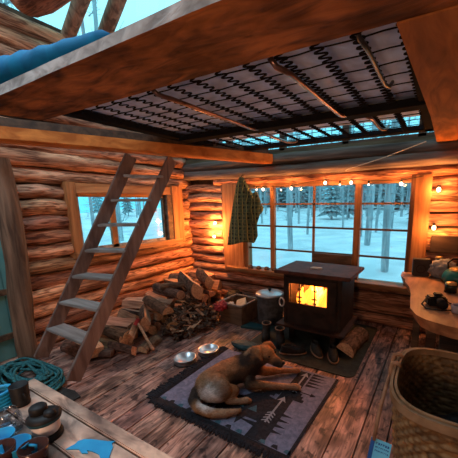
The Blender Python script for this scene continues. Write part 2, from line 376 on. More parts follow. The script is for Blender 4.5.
# ------------------------------------------------------------ window 1 (back) and its parts
def bar(x0, x1, y0, y1, z0, z1, m, t=1.0, bev=0.004): return MB().bb(x0, x1, y0, y1, z0, z1, m, t, bev)
win = struct(thing('window_1', None, None, (0, 0, 0)))
f = MB()
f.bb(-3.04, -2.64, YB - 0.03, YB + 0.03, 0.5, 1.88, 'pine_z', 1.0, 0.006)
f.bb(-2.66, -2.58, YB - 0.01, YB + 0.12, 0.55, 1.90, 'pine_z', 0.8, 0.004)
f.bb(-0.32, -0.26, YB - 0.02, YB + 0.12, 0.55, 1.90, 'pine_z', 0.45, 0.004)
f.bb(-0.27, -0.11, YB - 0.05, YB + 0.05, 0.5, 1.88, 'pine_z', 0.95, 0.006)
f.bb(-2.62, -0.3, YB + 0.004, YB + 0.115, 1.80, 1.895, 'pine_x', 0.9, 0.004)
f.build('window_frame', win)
MB().bb(-2.95, -0.2, YB - 0.13, YB + 0.12, 0.53, 0.585, 'pine_x', 0.55, 0.008).build('window_sill', win)
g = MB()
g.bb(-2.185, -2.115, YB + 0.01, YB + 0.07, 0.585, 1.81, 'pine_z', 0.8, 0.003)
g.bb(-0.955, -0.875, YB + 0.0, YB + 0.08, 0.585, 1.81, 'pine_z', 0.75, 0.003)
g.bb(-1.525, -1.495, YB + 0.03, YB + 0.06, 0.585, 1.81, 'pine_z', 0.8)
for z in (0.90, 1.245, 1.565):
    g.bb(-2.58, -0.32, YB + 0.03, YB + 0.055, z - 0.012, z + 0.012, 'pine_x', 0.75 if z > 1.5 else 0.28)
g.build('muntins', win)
MB().bb(-2.6, -0.3, YB + 0.062, YB + 0.066, 0.58, 1.82, 'pane').build('pane', win)
# upper gable glazing in the back wall
win = struct(thing('window_2', None, None))
f = MB()
for x in (-3.8, -2.9, -1.98, -1.1, -0.25, 0.6, 1.6): f.bb(x - 0.04, x + 0.04, YB + 0.0, YB + 0.08, 2.285, 3.9, 'dark_wood')
f.bb(-4.0, XR, YB, YB + 0.08, 2.285, 2.32, 'dark_wood'); f.bb(-4.0, XR, YB, YB + 0.08, 3.05, 3.11, 'dark_wood'); f.bb(-4.0, XR, YB, YB + 0.08, 3.85, 3.93, 'dark_wood')
f.build('window_frame', win)
MB().prism([(-4.0, YB + 0.04), (XR, YB + 0.04), (XR, YB + 0.045), (-4.0, YB + 0.045)], 2.29, 3.9, 'pane').build('pane', win)
# left window
win = struct(thing('window_3', None, None))
f = MB(); xa, xb = XL - 0.12, XL + 0.03
f.bb(xa, xb, 1.90, 2.002, 0.98, 1.85, 'pine_z', 1.0, 0.005)
f.bb(xa, xb + 0.004, 3.34, 3.44, 1.0, 1.722, 'dark_wood', 1.2, 0.005); f.bb(xa, xb + 0.02, 3.44, 3.66, 0.96, 1.86, 'pine_z', 1.05, 0.005)
f.bb(xa, xb - 0.006, 2.0, 3.445, 1.72, 1.84, 'pine_y', 0.95, 0.005); f.bb(xa, xb + 0.03, 1.895, 3.6, 0.95, 1.02, 'pine_y', 1.0, 0.005)
f.build('window_frame', win)
g = MB()
g.bb(XL - 0.06, XL - 0.02, 2.0, 3.34, 1.02, 1.06, 'weathered', (1.4, 1.3, 1.25)); g.bb(XL - 0.06, XL - 0.02, 2.0, 3.34, 1.68, 1.72, 'pine_y')
g.bb(XL - 0.06, XL - 0.02, 2.0, 2.04, 1.02, 1.72, 'weathered', 1.3); g.bb(XL - 0.06, XL - 0.02, 2.42, 2.50, 1.02, 1.72, 'pine_z'); g.bb(XL - 0.06, XL - 0.02, 3.30, 3.34, 1.02, 1.72, 'dark_wood')
g.build('sash', win)
MB().bb(XL - 0.045, XL - 0.041, 2.02, 3.32, 1.04, 1.7, 'pane').build('pane', win)
# door beside the post
dr = struct(thing('door_1', None, None))
d = MB()
for k in range(8): d.bb(XL - 0.10, XL - 0.05, -0.05 + k * 0.18, 0.125 + k * 0.18, 0.0, 2.0, 'door_paint', (0.9 + 0.06 * (k % 3)), 0.004)
d.build('door_panel', dr)
d = MB(); 
for z in (0.25, 0.72, 1.6): d.bb(XL - 0.05, XL - 0.02, -0.02, 1.25, z - 0.03, z + 0.03, 'dark_wood')
d.build('door_batten', dr)
# post
b = MB(); b.log((-3.66, 1.26, 0), (-3.60, 1.28, 2.02), 0.115, 'log_z', rnd, 16, 14, (0.8, 0.8, 0.85), wob=0.07, sqz=0.8)
tag(b.build('log_post'), 'rough upright log post between the blue door and the left log wall', 'post')
# ------------------------------------------------------------ roof: rafters, purlin, clear panels
RX, RZ = -1.15, 5.75
b = MB()
b.add([(XL - 0.1, YF, 3.5), (XL - 0.1, YB + 0.1, 3.5), (RX, YB + 0.1, RZ + .1), (RX, YF, RZ + .1)], [(0, 1, 2, 3)], 'pane')
b.add([(XR + 0.15, YF, 3.5), (XR + 0.15, YB + 0.1, 3.5), (RX, YB + 0.1, RZ + .1), (RX, YF, RZ + .1)], [(0, 1, 2, 3)], 'dark_wood')  # unseen right slope, made opaque to shape the incoming daylight
b.add([(XL - 0.1, YF, 3.5), (XR + .15, YF, 3.5), (RX, YF, RZ + .1)], [(0, 1, 2)], 'dark_wood')
struct(b.build('ceiling'))
for k, (y, dx) in enumerate(((2.16, 0), (2.52, 0.03), (3.45, 0), (1.2, 0), (0.2, 0))):
    b = MB(); b.log((XL - 0.05, y, 3.42), (RX, y + 0.06, RZ), 0.075, 'log_z', rnd, 12, 12, (1.25, 1.1, 1.05))
    lab = ['nearer of the two round rafters rising beside the big purlin at the upper left', 'farther of the two round rafters at the upper left, reddish brown',
           'round roof rafter near the back gable window', 'round roof rafter beside the purlin', 'round roof rafter over the foreground'][k]
    tag(b.build('rafter'), lab, 'rafter')
b = MB(); b.log((-3.62, 1.72, 3.53), (-0.4, 1.76, 3.60), 0.18, 'log_x', rnd, 18, 20, (0.55, 0.45, 0.42), wob=0.05)
tag(b.build('purlin'), 'thick dark round log crossing high above the loft', 'beam')
# ------------------------------------------------------------ loft boards, beam
th = 0.055
b = MB()
n = 26; rr = random.Random(5)
top = [(-2.72 + (1.9 + 2.72) * i / n, 0.838 + 0.004 * math.sin(i * 0.5) + rr.uniform(-0.0015, 0.0015)) for i in range(n + 1)]
poly = top + [(1.9, 1.23), (-0.19, 1.23), (-2.60, 1.225)]
m_ = len(poly); vs = [(p[0], p[1], 2.20) for p in poly] + [(p[0], p[1] + (0.010 if i <= n else 0), 2.20 + th + (0.004 * math.sin(i * 0.55) if i <= n else 0)) for i, p in enumerate(poly)]
fs = [list(range(m_))[::-1], [m_ + i for i in range(m_)]] + [(i, (i + 1) % m_, m_ + (i + 1) % m_, m_ + i) for i in range(m_)]
b.add(vs, fs, ['loft_x', 'weathered'] + ['weathered'] * n + ['loft_x'] * (m_ - n))
tag(b.build('loft_board'), 'wide live-edge board crossing the top of the picture under the blue sleeping bag', 'board')
b = MB(); b.prism([(-0.19, 1.235), (0.46, 1.235), (0.46, 3.8), (-0.10, 3.8), (-0.125, 2.6)], 2.195, 2.25, 'loft_y')
tag(b.build('loft_board'), 'wide orange board running back along the right side of the loft bed', 'board')
b = MB()
p0 = Vector((-3.36, 1.06, 2.165)); p1 = Vector((-2.13, 3.76, 2.165)); d = (p1 - p0); ang = math.atan2(d.y, d.x)
N_ = 18
vs = []
for i in range(N_ + 1):
    c = p0.lerp(p1, i / N_); nx = Vector((d.y, -d.x, 0)).normalized(); j = rr.uniform(-.004, .004)
    for (u, v) in ((-0.075, -0.047), (0.06, -0.047 + j), (0.085, -0.03), (0.085, 0.068), (-0.08, 0.068), (-0.085, -0.03)):
        vs.append(c + nx * (u + j) + Vector((0, 0, v)))
fs = [(i * 6 + k, i * 6 + (k + 1) % 6, (i + 1) * 6 + (k + 1) % 6, (i + 1) * 6 + k) for i in range(N_) for k in range(6)] + [list(range(6)), [N_ * 6 + k for k in range(6)]]
b.add(vs, fs, ['beam_y'] * (N_ * 6) + ['weathered', 'weathered'])
tag(b.build('loft_beam'), 'orange hewn beam carrying the left side of the loft, ladder leaning on it', 'beam')
b = MB(); c_ = (p0 + p1) / 2 + Vector((-0.02, 0.01, 0.0)); b.box((c_.x, c_.y, 2.271), ((p1 - p0).length - 0.1, 0.15, 0.074), 'dark_wood', Rz(ang), 0.6)
tag(b.build('loft_joist'), 'dark plank lying on the orange loft beam above the ladder', 'joist')
b = MB(); b.bb(-2.70, -2.47, 1.30, 3.42, 2.31, 2.335, 'dark_wood', 0.5)
tag(b.build('loft_plank'), 'dark plank along the left edge of the bed springs in the loft', 'plank')
# ------------------------------------------------------------ sprung bed seen from below
bed = thing('bed_base', 'metal bed base with black zigzag springs seen from below through the loft opening', 'bed', (-1.3, 2.4, 2.25))
def L_(v): return (v[0] + 1.3, v[1] - 2.4, v[2] - 2.25)
def lb(x0, x1, y0, y1, z0, z1, m): 
    a = L_((x0, y0, z0)); c = L_((x1, y1, z1)); return MB().bb(a[0], c[0], a[1], c[1], a[2], c[2], m, 1.0, 0.004)
lb(-2.46, -0.15, 1.235, 1.31, 2.255, 2.30, 'matte_black').build('frame_rail', bed)
lb(-2.46, -0.12, 2.42, 2.55, 2.235, 2.29, 'matte_black').build('frame_rail', bed)
lb(-2.46, -0.10, 3.34, 3.46, 2.255, 2.30, 'matte_black').build('frame_rail', bed)
lb(-2.56, -2.44, 1.24, 3.46, 2.255, 2.30, 'matte_black').build('frame_rail', bed)
lb(-0.20, -0.13, 1.24, 3.46, 2.255, 2.30, 'matte_black').build('frame_rail', bed)
def zig(x, y0, y1, amp, pitch):
    pts = []; n = int((y1 - y0) / pitch)
    for i in range(n * 6 + 1):
        t = i / 6 * PI; s_ = math.sin(t); s_ = math.copysign(abs(s_) ** 0.6, s_)
        pts.append(L_((x + amp * s_, y0 + (y1 - y0) * i / (n * 6), 2.262)))
    return MB().tube(pts, 0.0046, 'matte_black', 5)
xs = [-2.32 + i * 0.178 for i in range(13)]
for x in xs: zig(x, 1.28, 3.40, 0.027, 0.027).build('zigzag_spring', bed)
for y in (1.42, 1.58, 1.74, 1.90, 2.06, 2.22, 2.38, 2.62, 2.80, 2.98, 3.18):
    pts = [L_((-2.47 + 2.3 * i / 24, y + 0.006 * math.sin(i * 2.1), 2.272)) for i in range(25)]
    MB().tube(pts, 0.0035, 'matte_black', 5).build('cross_wire', bed)
def pipe(x, y0, y1, z, r, m, bx=0.05):
    pts = [(x - bx, y0 - 0.07, z + 0.04), (x - bx * 0.7, y0 - 0.03, z + 0.01), (x - bx * 0.2, y0, z), (x, y0 + 0.06, z)] + [(x, y0 + 0.06 + (y1 - y0 - 0.12) * i / 6, z) for i in range(1, 6)] + [(x, y1 - 0.06, z), (x + bx * 0.2, y1, z + 0.003), (x + bx * .7, y1 + 0.04, z + 0.012), (x + bx, y1 + 0.09, z + 0.05)]
    return MB().tube([L_(p) for p in pts], r, m, 10)
pipe(-0.73, 1.46, 2.42, 2.238, 0.015, 'pipe').build('curved_brace', bed)
pipe(-1.53, 1.42, 2.42, 2.238, 0.014, 'pipe').build('curved_brace', bed)
pipe(-0.34, 1.42, 1.98, 2.245, 0.011, 'wire', 0.02).build('curved_brace', bed)
pipe(-0.55, 2.6, 3.1, 2.245, 0.014, 'pipe').build('curved_brace', bed); pipe(-1.55, 2.55, 3.2, 2.245, 0.012, 'pipe', 0.08).build('curved_brace', bed)
# mattress
b = MB(); nx, ny = 48, 30; X0, X1, Y0, Y1 = -2.44, -0.19, 1.26, 3.02
vs = []; fs = []
for j in range(ny + 1):
    for i in range(nx + 1):
        x = X0 + (X1 - X0) * i / nx; y = Y0 + (Y1 - Y0) * j / ny
        vs.append((x, y, 2.302 + 0.012 * abs(math.sin((x + 2.4) * PI / 0.178)) * 0.6 + 0.006 * abs(math.sin(y * PI / 0.16))))
for j in range(ny):
    for i in range(nx): a = j * (nx + 1) + i; fs.append((a, a + 1, a + nx + 2, a + nx + 1))
b.add(vs, fs, 'mattress_cloth'); b.bb(X0, X1, Y0, Y1, 2.325, 2.43, 'mattress_cloth')
tag(b.build('mattress'), 'lilac grey mattress lying on the black bed springs in the loft', 'mattress')
# sleeping bag on the loft board
b = MB(); pts = []; rs = []
for i in range(23):
    u = i / 22; pts.append((-2.75 + 1.42 * u, 0.935 + 0.03 * u, 2.255 + 0.10 - 0.045 * u)); rs.append(0.125 * (1 - 0.6 * u) * (1 + 0.05 * math.sin(i * 1.9) + 0.03 * math.sin(i * 4.1)))
rs[-1] *= 0.4; rs[0] *= 0.8
b.tube(pts, rs, 'sleepbag', 28, 1.0, True, False, 0.95)
o = b.build('sleeping_bag'); 
for v in o.data.vertices:
    v.co += Vector((0, 1, 1)) * 0.008 * noise.noise(v.co * 9)
    if v.co.z < 2.262 and v.co.y > 0.834: v.co.z = 2.262
    elif v.co.z < 2.225: v.co.z = 2.225
tag(o, 'bright blue rolled sleeping bag lying on the wide loft board', 'sleeping bag')
# ------------------------------------------------------------ ladder
lad = thing('ladder', 'tall wooden loft ladder with grey treads leaning on the orange beam', 'ladder', (-3.2, 1.3, 0))
def rail(pb, pt, wd=0.066):
    d = (pt - pb).normalized(); side = Vector((1, 0.0, 0)); side = (side - d * side.dot(d)).normalized(); fr = side.cross(d).normalized()
    Mx = Matrix((side, fr, d)).transposed(); L = (pt - pb).length
    m = MB(); m.box((pb + pt) / 2, (0.032, wd * 2, L), 'ladder_wood', Mx, 1.0, 0.004); return m, d, fr
ol = Vector((-3.2, 1.3, 0))
TL, TR = at(131, 156, 2.10), at(172, 159, 2.10)
BL, BR = at(41, 357, 0.06), at(73, 381, 0.06)
ml, dl, fl = rail(BL - ol, TL - ol); ml.build('rail', lad)
mr, dr_, fr_ = rail(BR - ol, TR - ol); mr.build('rail', lad)
for k in range(1, 8):
    u = k / 8.0 + 0.02
    a, c = BL.lerp(TL, u) - ol, BR.lerp(TR, u) - ol; c.z = a.z = (a.z + c.z) / 2
    dx = (c - a); L = dx.length; an = math.atan2(dx.y, dx.x)
    MB().box((a + c) / 2, (L - 0.03, 0.165, 0.028), 'tread_wood', Rz(an), rr.uniform(0.85, 1.1), 0.004).build('tread', lad)
# ------------------------------------------------------------ firewood
def split_log(L, r, kind, rd):
    # cross section in y/z around 0, axis x; arc = bark, straight = split faces
    if kind == 0: a0, a1, c0 = -0.15, PI / 2 + 0.55, 1
    elif kind == 1: a0, a1, c0 = -0.1, PI + 0.1, 0
    else: a0, a1, c0 = 0, 2 * PI, 0
    sec = []; n = 8 if kind < 2 else 14
    for i in range(n + 1 if kind < 2 else n):
        t = a0 + (a1 - a0) * i / n; sec.append((math.cos(t) * r, math.sin(t) * r, 1))
    if kind == 0: sec.append((-0.05 * r, -0.12 * r, 0))
    cy = sum(p[0] for p in sec) / len(sec); cz = sum(p[1] for p in sec) / len(sec)
    of = rd.random() * 40; rings = 7; ns = len(sec); vs = []
    bend = rd.uniform(-0.02, 0.02)
    for i in range(rings + 1):
        u = i / rings
        for (y, z, bk) in sec:
            q_ = 1 + 0.16 * noise.noise(Vector((u * 3 + of, y * 14, z * 14)))
            vs.append(((u - 0.5) * L + 0.01 * noise.noise(Vector((of, y * 30, z * 30))), (y - cy) * q_ + bend * math.sin(u * PI), (z - cz) * q_ + 0.3 * bend * math.cos(u * 4)))
    fs = []; ms = []
    for i in range(rings):
        for k in range(ns):
            k2 = (k + 1) % ns; fs.append((i * ns + k, i * ns + k2, (i + 1) * ns + k2, (i + 1) * ns + k))
            bk = kind == 2 or (sec[k][2] and sec[k2][2] and not (kind == 1 and k == ns - 1))
            ms.append('bark' if bk else 'splitwood')
    fs.append(list(range(ns))[::-1]); fs.append([rings * ns + k for k in range(ns)]); ms += ['endgrain', 'endgrain']
    m = MB(); t = rd.uniform(0.8, 1.2); m.add(vs, fs, ms, (t, t * rd.uniform(0.88, 1.0), t * rd.uniform(0.8, 1.0))); return m
rd = random.Random(21)
def put_log(loc, rz, L, r, kind, label, group=None, roll=0, pitch=0):
    o = split_log(L, r, kind, rd).build('firewood'); o.location = loc; o.rotation_euler = (roll, pitch, rz); tag(o, label, 'firewood', group); return o
zones = [(1.50, 2.02, 'split firewood stacked in the low front end of the pile by the ladder foot', 'firewood at the ladder foot'),
         (2.02, 2.78, 'split firewood stacked in the middle of the pile below the left window', 'firewood below the left window'),
         (2.78, 3.72, 'split firewood stacked at the back of the pile in the log wall corner', 'firewood in the corner')]
y = 1.52
while y < 3.7:
    nl = 1 if y < 1.75 else 2 if y < 2.3 else 3 if y < 2.9 else 4
    for k in range(nl):
        z = 0.06 + k * 0.108; zn = [q_ for q_ in zones if q_[0] <= y < q_[1]]
        if not zn: continue
        xc = -3.36 + rd.uniform(-0.07, 0.10) - k * 0.03 + (0.12 if y < 2.6 else 0.05)
        put_log((xc, y + rd.uniform(-0.02, 0.02) + (0.06 if k % 2 else 0), z), rd.uniform(-0.22, 0.16), rd.uniform(0.42, 0.58), rd.uniform(0.07, 0.095), rd.choice((0, 0, 0, 0, 1, 1)), zn[0][2], zn[0][3], rd.choice((0.0, 1.6, 3.1, 4.5)) + rd.uniform(-0.3, 0.3), rd.uniform(-0.05, 0.05))
    y += 0.15
def P(x, y, z): return at(x, y, z)
put_log(P(157, 304, 0.36), -0.30, 0.62, 0.075, 1, 'long curved barked log lying on top of the woodpile under the window', None, 0)
put_log(P(168, 291, 0.44), -0.2, 0.62, 0.06, 2, 'dark barked log behind the long curved one on the pile', None, 0)
put_log(P(143, 318, 0.22), -0.65, 0.46, 0.11, 0, 'thick orange split piece slanting over the front of the woodpile', None, 2.2)
put_log(P(188, 286, 0.50), -0.45, 0.56, 0.14, 0, 'broad pale split slab on top of the pile near the corner', None, 2.5, 0.08)
put_log(P(203, 279, 0.50), -0.55, 0.44, 0.13, 0, 'short thick pale piece topmost in the log corner', None, 2.3, 0.1)
put_log(P(176, 285, 0.52), 0.75, 0.4, 0.05, 0, 'thin pale split stick across the top of the woodpile', None, 1.2, 0)
put_log(P(113, 338, 0.10), -0.12, 0.42, 0.085, 0, 'grey split piece with pale end beside the right ladder rail', None, 2.6)
put_log(P(132, 331, 0.15), -0.9, 0.32, 0.08, 0, 'short orange split piece leaning at the front of the pile by the axe', None, 2.2, 0.15)
put_log(P(121, 349, 0.07), 0.1, 0.35, 0.07, 0, 'small split piece lying frontmost on the floor by the ladder', None, 2.4)
put_log(P(150, 343, 0.06), 1.9, 0.30, 0.06, 1, 'small half-round piece standing off the pile by the axe handle', None, 0.2)
put_log(P(176, 318, 0.14), -0.9, 0.45, 0.085, 1, 'dark round log at the right front of the woodpile', None, 0)
put_log(P(98, 352, 0.06), 0.5, 0.30, 0.06, 0, 'small dark split piece behind the right ladder rail', None, 1.0)
# axe
ax = thing('axe', 'red-headed axe with wooden handle leaning on the front of the woodpile', 'axe', tuple(P(137, 322, 0.26)))
o_ = Vector(ax.location); e_ = P(153, 350, 0.03) - o_
MB().tube([(0, 0, 0), e_ * 0.35 + Vector((0, 0, 0.006)), e_ * 0.7 - Vector((0, 0, 0.004)), e_], [0.015, 0.013, 0.014, 0.019], 'splitwood', 10, 1.1, True, False, 1.4).build('handle', ax)
b = MB(); b.prism([(-0.035, -0.02), (0.03, -0.017), (0.085, -0.004), (0.085, 0.004), (0.03, 0.017), (-0.035, 0.02)], -0.04, 0.04, 'red'); hd = b.build('axe_head', ax); hd.rotation_euler = (0.5, 0.4, 2.4)
# kindling heap (uncountable) with red cloth
b = MB(); rk = random.Random(8); kc = Vector((-2.72, 2.70, 0))
for i in range(420):
    a = rk.random() * 2 * PI; q_ = rk.random() ** 0.6; hgt = 0.34 * (1 - q_ ** 1.5)
    c = kc + Vector((math.cos(a) * q_ * 0.30, math.sin(a) * q_ * 0.40, 0.03 + hgt * rk.random() ** 0.4))
    L = rk.uniform(0.06, 0.2); Mx = Rz(rk.uniform(0, 6.28)) @ Ry(rk.uniform(-0.6, 0.6)) @ Rx(rk.uniform(-1, 1))
    t = rk.uniform(0.5, 1.2)
    b.box(c, (L, rk.uniform(0.015, 0.06), rk.uniform(0.004, 0.014)), rk.choice(('bark', 'bark', 'bark', 'splitwood')), Mx, t)
tag(b.build('kindling_heap'), 'heap of dark bark scraps and kindling on the floor beside the woodpile', 'kindling', None, 'stuff')
def cloth_blob(name, c, d, m, seed, amp=0.03, fr=9.0, label='', cat='cloth', zf=None, fine=3, parent=None):
    bm = bmesh.new(); bmesh.ops.create_icosphere(bm, subdivisions=fine + 1, radius=1)
    for v in bm.verts:
        p = v.co.copy(); ridg = abs(noise.noise(p * fr * 0.25 + Vector((seed, 0, 0)))) + 0.5 * abs(noise.noise(p * fr * 0.6 + Vector((0, seed, 0))))
        k = 1 + amp * (ridg - 0.35) * 14
        v.co = Vector((p.x * d[0] * k, p.y * d[1] * k, p.z * d[2] * k)) + Vector((0, 0, 0 if zf is None else 0))
        if zf is not None and v.co.z < zf - c[2]: v.co.z = zf - c[2]
    me = bpy.data.meshes.new(name); bm.to_mesh(me); bm.free(); me.materials.append(MT[m])
    a_ = me.color_attributes.new('tint', 'FLOAT_COLOR', 'CORNER'); a_.data.foreach_set('color', [1.0] * (4 * len(me.loops)))
    for p in me.polygons: p.use_smooth = True
    o = bpy.data.objects.new(name, me); COL.objects.link(o); o.location = c
    if parent: o.parent = parent
    elif label: tag(o, label, cat)
    return o
cloth_blob('red_cloth', P(221, 306, 0.25), (0.07, 0.11, 0.06), 'red', 4, 0.05, label='crumpled red cloth on the kindling heap beside the crate')
# ------------------------------------------------------------ crate, pot, boots, mats
cr = thing('crate', 'open dark wooden crate of paper and kindling between woodpile and pot', 'crate', (-2.32, 3.2, 0), -0.05)
for (x0, x1, y0, y1) in ((-0.2, 0.2, -0.2, -0.182), (-0.2, 0.2, 0.182, 0.2), (-0.2, -0.182, -0.182, 0.182), (0.182, 0.2, -0.182, 0.182)):
    MB().bb(x0, x1, y0, y1, 0.0, 0.27, 'dark_wood', 1.3, 0.003).bb(x0 - 0.004, x1 + 0.004, y0 - 0.004, y1 + 0.004, 0.262, 0.28, 'weathered', 0.9).build('side_panel', cr)
MB().bb(-0.18, 0.18, -0.18, 0.18, 0, 0.012, 'dark_wood').build('base', cr)
b = MB(); b.prism([(-0.06, -0.13), (0.07, -0.10), (0.05, 0.06), (-0.07, 0.03)], 0, 0.22, 'paper'); o = b.build('paper_bag'); o.location = (-2.25, 3.24, 0.08); o.rotation_euler = (0.3, -0.2, 0.4)
for v in o.data.vertices: v.co.x += 0.02 * math.sin(v.co.z * 60)
tag(o, 'brown paper bag leaning inside the wooden crate', 'paper bag')
cloth_blob('white_rag', (-2.40, 3.12, 0.2), (0.05, 0.06, 0.05), 'white_cloth', 9, 0.05, label='crumpled white rag in the wooden crate')
cloth_blob('dark_coat', (-2.68, 3.58, 0.13), (0.15, 0.15, 0.13), 'black', 3, 0.03, label='dark crumpled bundle on the floor behind the crate under the wall', cat='bundle', zf=0.0)
pot = thing('cooking_pot', 'large dark pot with pale metal lid on the floor left of the stove', 'pot', (-1.90, 3.33, 0))
MB().lathe([(0.0, 0.0), (0.165, 0.0), (0.175, 0.02), (0.178, 0.37), (0.185, 0.385), (0.17, 0.385), (0.165, 0.03), (0, 0.03)], (0, 0, 0), 'pot_enamel', 40).build('pot_body', pot)
lid = MB().lathe([(0.19, 0.387), (0.195, 0.395), (0.17, 0.412), (0.10, 0.425), (0.0, 0.43)], (0, 0, 0), 'pot_lid', 40).build('lid', pot)
MB().lathe([(0.012, 0.43), (0.012, 0.442), (0.026, 0.448), (0.024, 0.462), (0, 0.466)], (0, 0, 0), 'black', 16).build('knob', lid)
for s_ in (-1, 1): MB().tube([(s_ * 0.176, -0.05, 0.30), (s_ * 0.215, -0.045, 0.30), (s_ * 0.215, 0.045, 0.30), (s_ * 0.176, 0.05, 0.30)], 0.007, 'pot_enamel', 8).build('handle', pot)
def rrect(x0, x1, y0, y1, r, n=6):
    out = []
    for (cx, cy, a0) in ((x1 - r, y1 - r, 0), (x0 + r, y1 - r, PI / 2), (x0 + r, y0 + r, PI), (x1 - r, y0 + r, 1.5 * PI)):
        for i in range(n + 1): a = a0 + PI / 2 * i / n; out.append((cx + r * math.cos(a), cy + r * math.sin(a)))
    return out
tag(MB().prism(rrect(-1.80, -0.56, 2.50, 3.78, 0.08), 0.001, 0.008, 'mat_green').build('hearth_mat'), 'dark green hearth mat with rounded corners under the stove', 'mat')
tag(MB().prism([(-2.12, 2.95), (-1.83, 3.0), (-1.84, 3.12), (-2.08, 3.12)], 0.001, 0.03, 'darkteal').build('blue_tray'), 'small blue-grey tray on the floor in front of the pot', 'tray')
cloth_blob('blue_jacket', (-1.75, 2.52, 0.035), (0.19, 0.085, 0.04), 'darkteal', 14, 0.02, label='dark teal garment on the floor behind the dog', cat='garment', zf=0.01)
def boot(x, y, rz, h, label):
    t = thing('boot', label, 'boot', (x, y, 0.009), rz)
    b = MB(); n = 18; vs = []; prof = [(0.0, 0.10, 0.05, 0.05), (0.03, 0.105, 0.053, 0.05), (0.07, 0.095, 0.05, 0.045), (0.10, 0.062, 0.046, 0.01), (0.14, 0.052, 0.045, 0), (h, 0.058, 0.052, 0), (h + 0.006, 0.053, 0.046, 0), (h - 0.02, 0.044, 0.038, 0), (0.08, 0.04, 0.035, 0.0)]
    for (z, ax_, ay, ox) in prof:
        for k in range(n):
            a = 2 * PI * k / n; vs.append((ox + ax_ * math.cos(a), ay * math.sin(a), 0.014 + z))
    fs = [(i * n + k, i * n + (k + 1) % n, (i + 1) * n + (k + 1) % n, (i + 1) * n + k) for i in range(len(prof) - 1) for k in range(n)]
    fs.append(list(range(n))); fs.append([(len(prof) - 1) * n + k for k in range(n)])
    b.add(vs, fs, 'rubber', 1.0, True); b.build('boot_upper', t)
    MB().prism([(0.05 + 0.112 * math.cos(2 * PI * k / 20), 0.056 * math.sin(2 * PI * k / 20)) for k in range(20)], 0, 0.016, 'black').build('sole', t)
    MB().tube([(0.059 * math.cos(2 * PI * k / 20), 0.052 * math.sin(2 * PI * k / 20), h + 0.014) for k in range(20)], 0.005, 'leather', 6, 1.0, False, True).build('collar', t)
    return t
boot(-1.68, 2.86, -1.2, 0.17, 'left one of the tall dark boots beside the stove')
boot(-1.47, 2.80, -1.0, 0.17, 'right one of the tall dark boots beside the stove')
def shoe(x, y, rz, label):
    t = thing('shoe', label, 'shoe', (x, y, 0.009), rz); b = MB(); n = 18; vs = []
    prof = [(0.012, 0.14, 0.048, 0), (0.04, 0.138, 0.05, 0), (0.065, 0.115, 0.045, -0.015), (0.085, 0.075, 0.038, -0.05), (0.10, 0.06, 0.034, -0.06), (0.085, 0.045, 0.025, -0.06), (0.04, 0.04, 0.02, -0.06)]
    for (z, ax_, ay, ox) in prof:
        for k in range(n): a = 2 * PI * k / n; vs.append((ox + ax_ * math.cos(a), ay * math.sin(a) * (1 + 0.12 * math.cos(a)), z))
    fs = [(i * n + k, i * n + (k + 1) % n, (i + 1) * n + (k + 1) % n, (i + 1) * n + k) for i in range(len(prof) - 1) for k in range(n)]
    fs.append(list(range(n))); fs.append([(len(prof) - 1) * n + k for k in range(n)])
    b.add(vs, fs, 'rubber', 1.0, True); b.build('shoe_upper', t)
    MB().tube([(0.142 * math.cos(2 * PI * k / 24), 0.05 * math.sin(2 * PI * k / 24) * (1 + 0.12 * math.cos(2 * PI * k / 24)), 0.012) for k in range(24)], 0.008, 'leather', 6, 1.2, False, True).build('sole', t)
    b = MB()
    for k in range(4): b.tube([(0.0 + k * 0.02, -0.025, 0.075 - k * 0.006), (0.0 + k * 0.02, 0, 0.088 - k * 0.008), (0.0 + k * 0.02, 0.025, 0.075 - k * 0.006)], 0.003, 'greycloth', 5)
    b.build('laces', t)
shoe(-1.03, 2.80, -0.9, 'left one of the two low dark shoes in front of the stove')
shoe(-0.84, 2.78, -1.15, 'right one of the two low dark shoes in front of the stove')
shoe(-1.24, 2.66, 0.5, 'low brown shoe on the mat between the boots and the shoe pair')
# dog bowls
def bowl(x, y, label, r=0.112):
    t = thing('dog_bowl', label, 'bowl', (x, y, 0.0))
    MB().lathe([(0.0, 0.012), (r * 0.62, 0.014), (r * 0.86, 0.05), (r * 0.96, 0.058), (r, 0.056), (r * 1.0, 0.05), (r * 0.9, 0.045), (r * 0.97, 0.006), (r * 0.93, 0), (0, 0.0)], (0, 0, 0), 'steel', 40).build('bowl_body', t)
    MB().tube([(r * 0.95 * math.cos(2 * PI * k / 32), r * 0.95 * math.sin(2 * PI * k / 32), 0.006) for k in range(32)], 0.006, 'rubber', 6, 1.0, False, True).build('rubber_ring', t)
bowl(-2.14, 1.99, 'steel dog bowl on the floorboards nearer the ladder')
bowl(-2.05, 2.245, 'steel dog bowl on the floorboards farther from the ladder')
# ------------------------------------------------------------ rug
rug = thing('rug', 'lilac and black patterned rug under the lying dog', 'rug', (-1.32, 1.92, 0))
RXW, RY0, RY1 = 0.62, -0.50, 0.50
b = MB(); b.prism([(-RXW, RY0), (RXW, RY0), (RXW + .03, RY1), (-RXW, RY1 - 0.02)], 0.001, 0.010, 'rug_lilac')
def pz(poly, m, z=0.0112): b.add([(p[0], p[1], z) for p in poly], [list(range(len(poly)))], m)
def tri_row(x0, y0, dx, dy, n, L, side, m):
    # saw teeth along a line
    for i in range(n):
        a = Vector((x0 + dx * i, y0 + dy * i)); c = a + Vector((dx, dy)); nn = Vector((-dy, dx)).normalized() * L * side
        pz([a, c, (a + c) / 2 + nn], m)
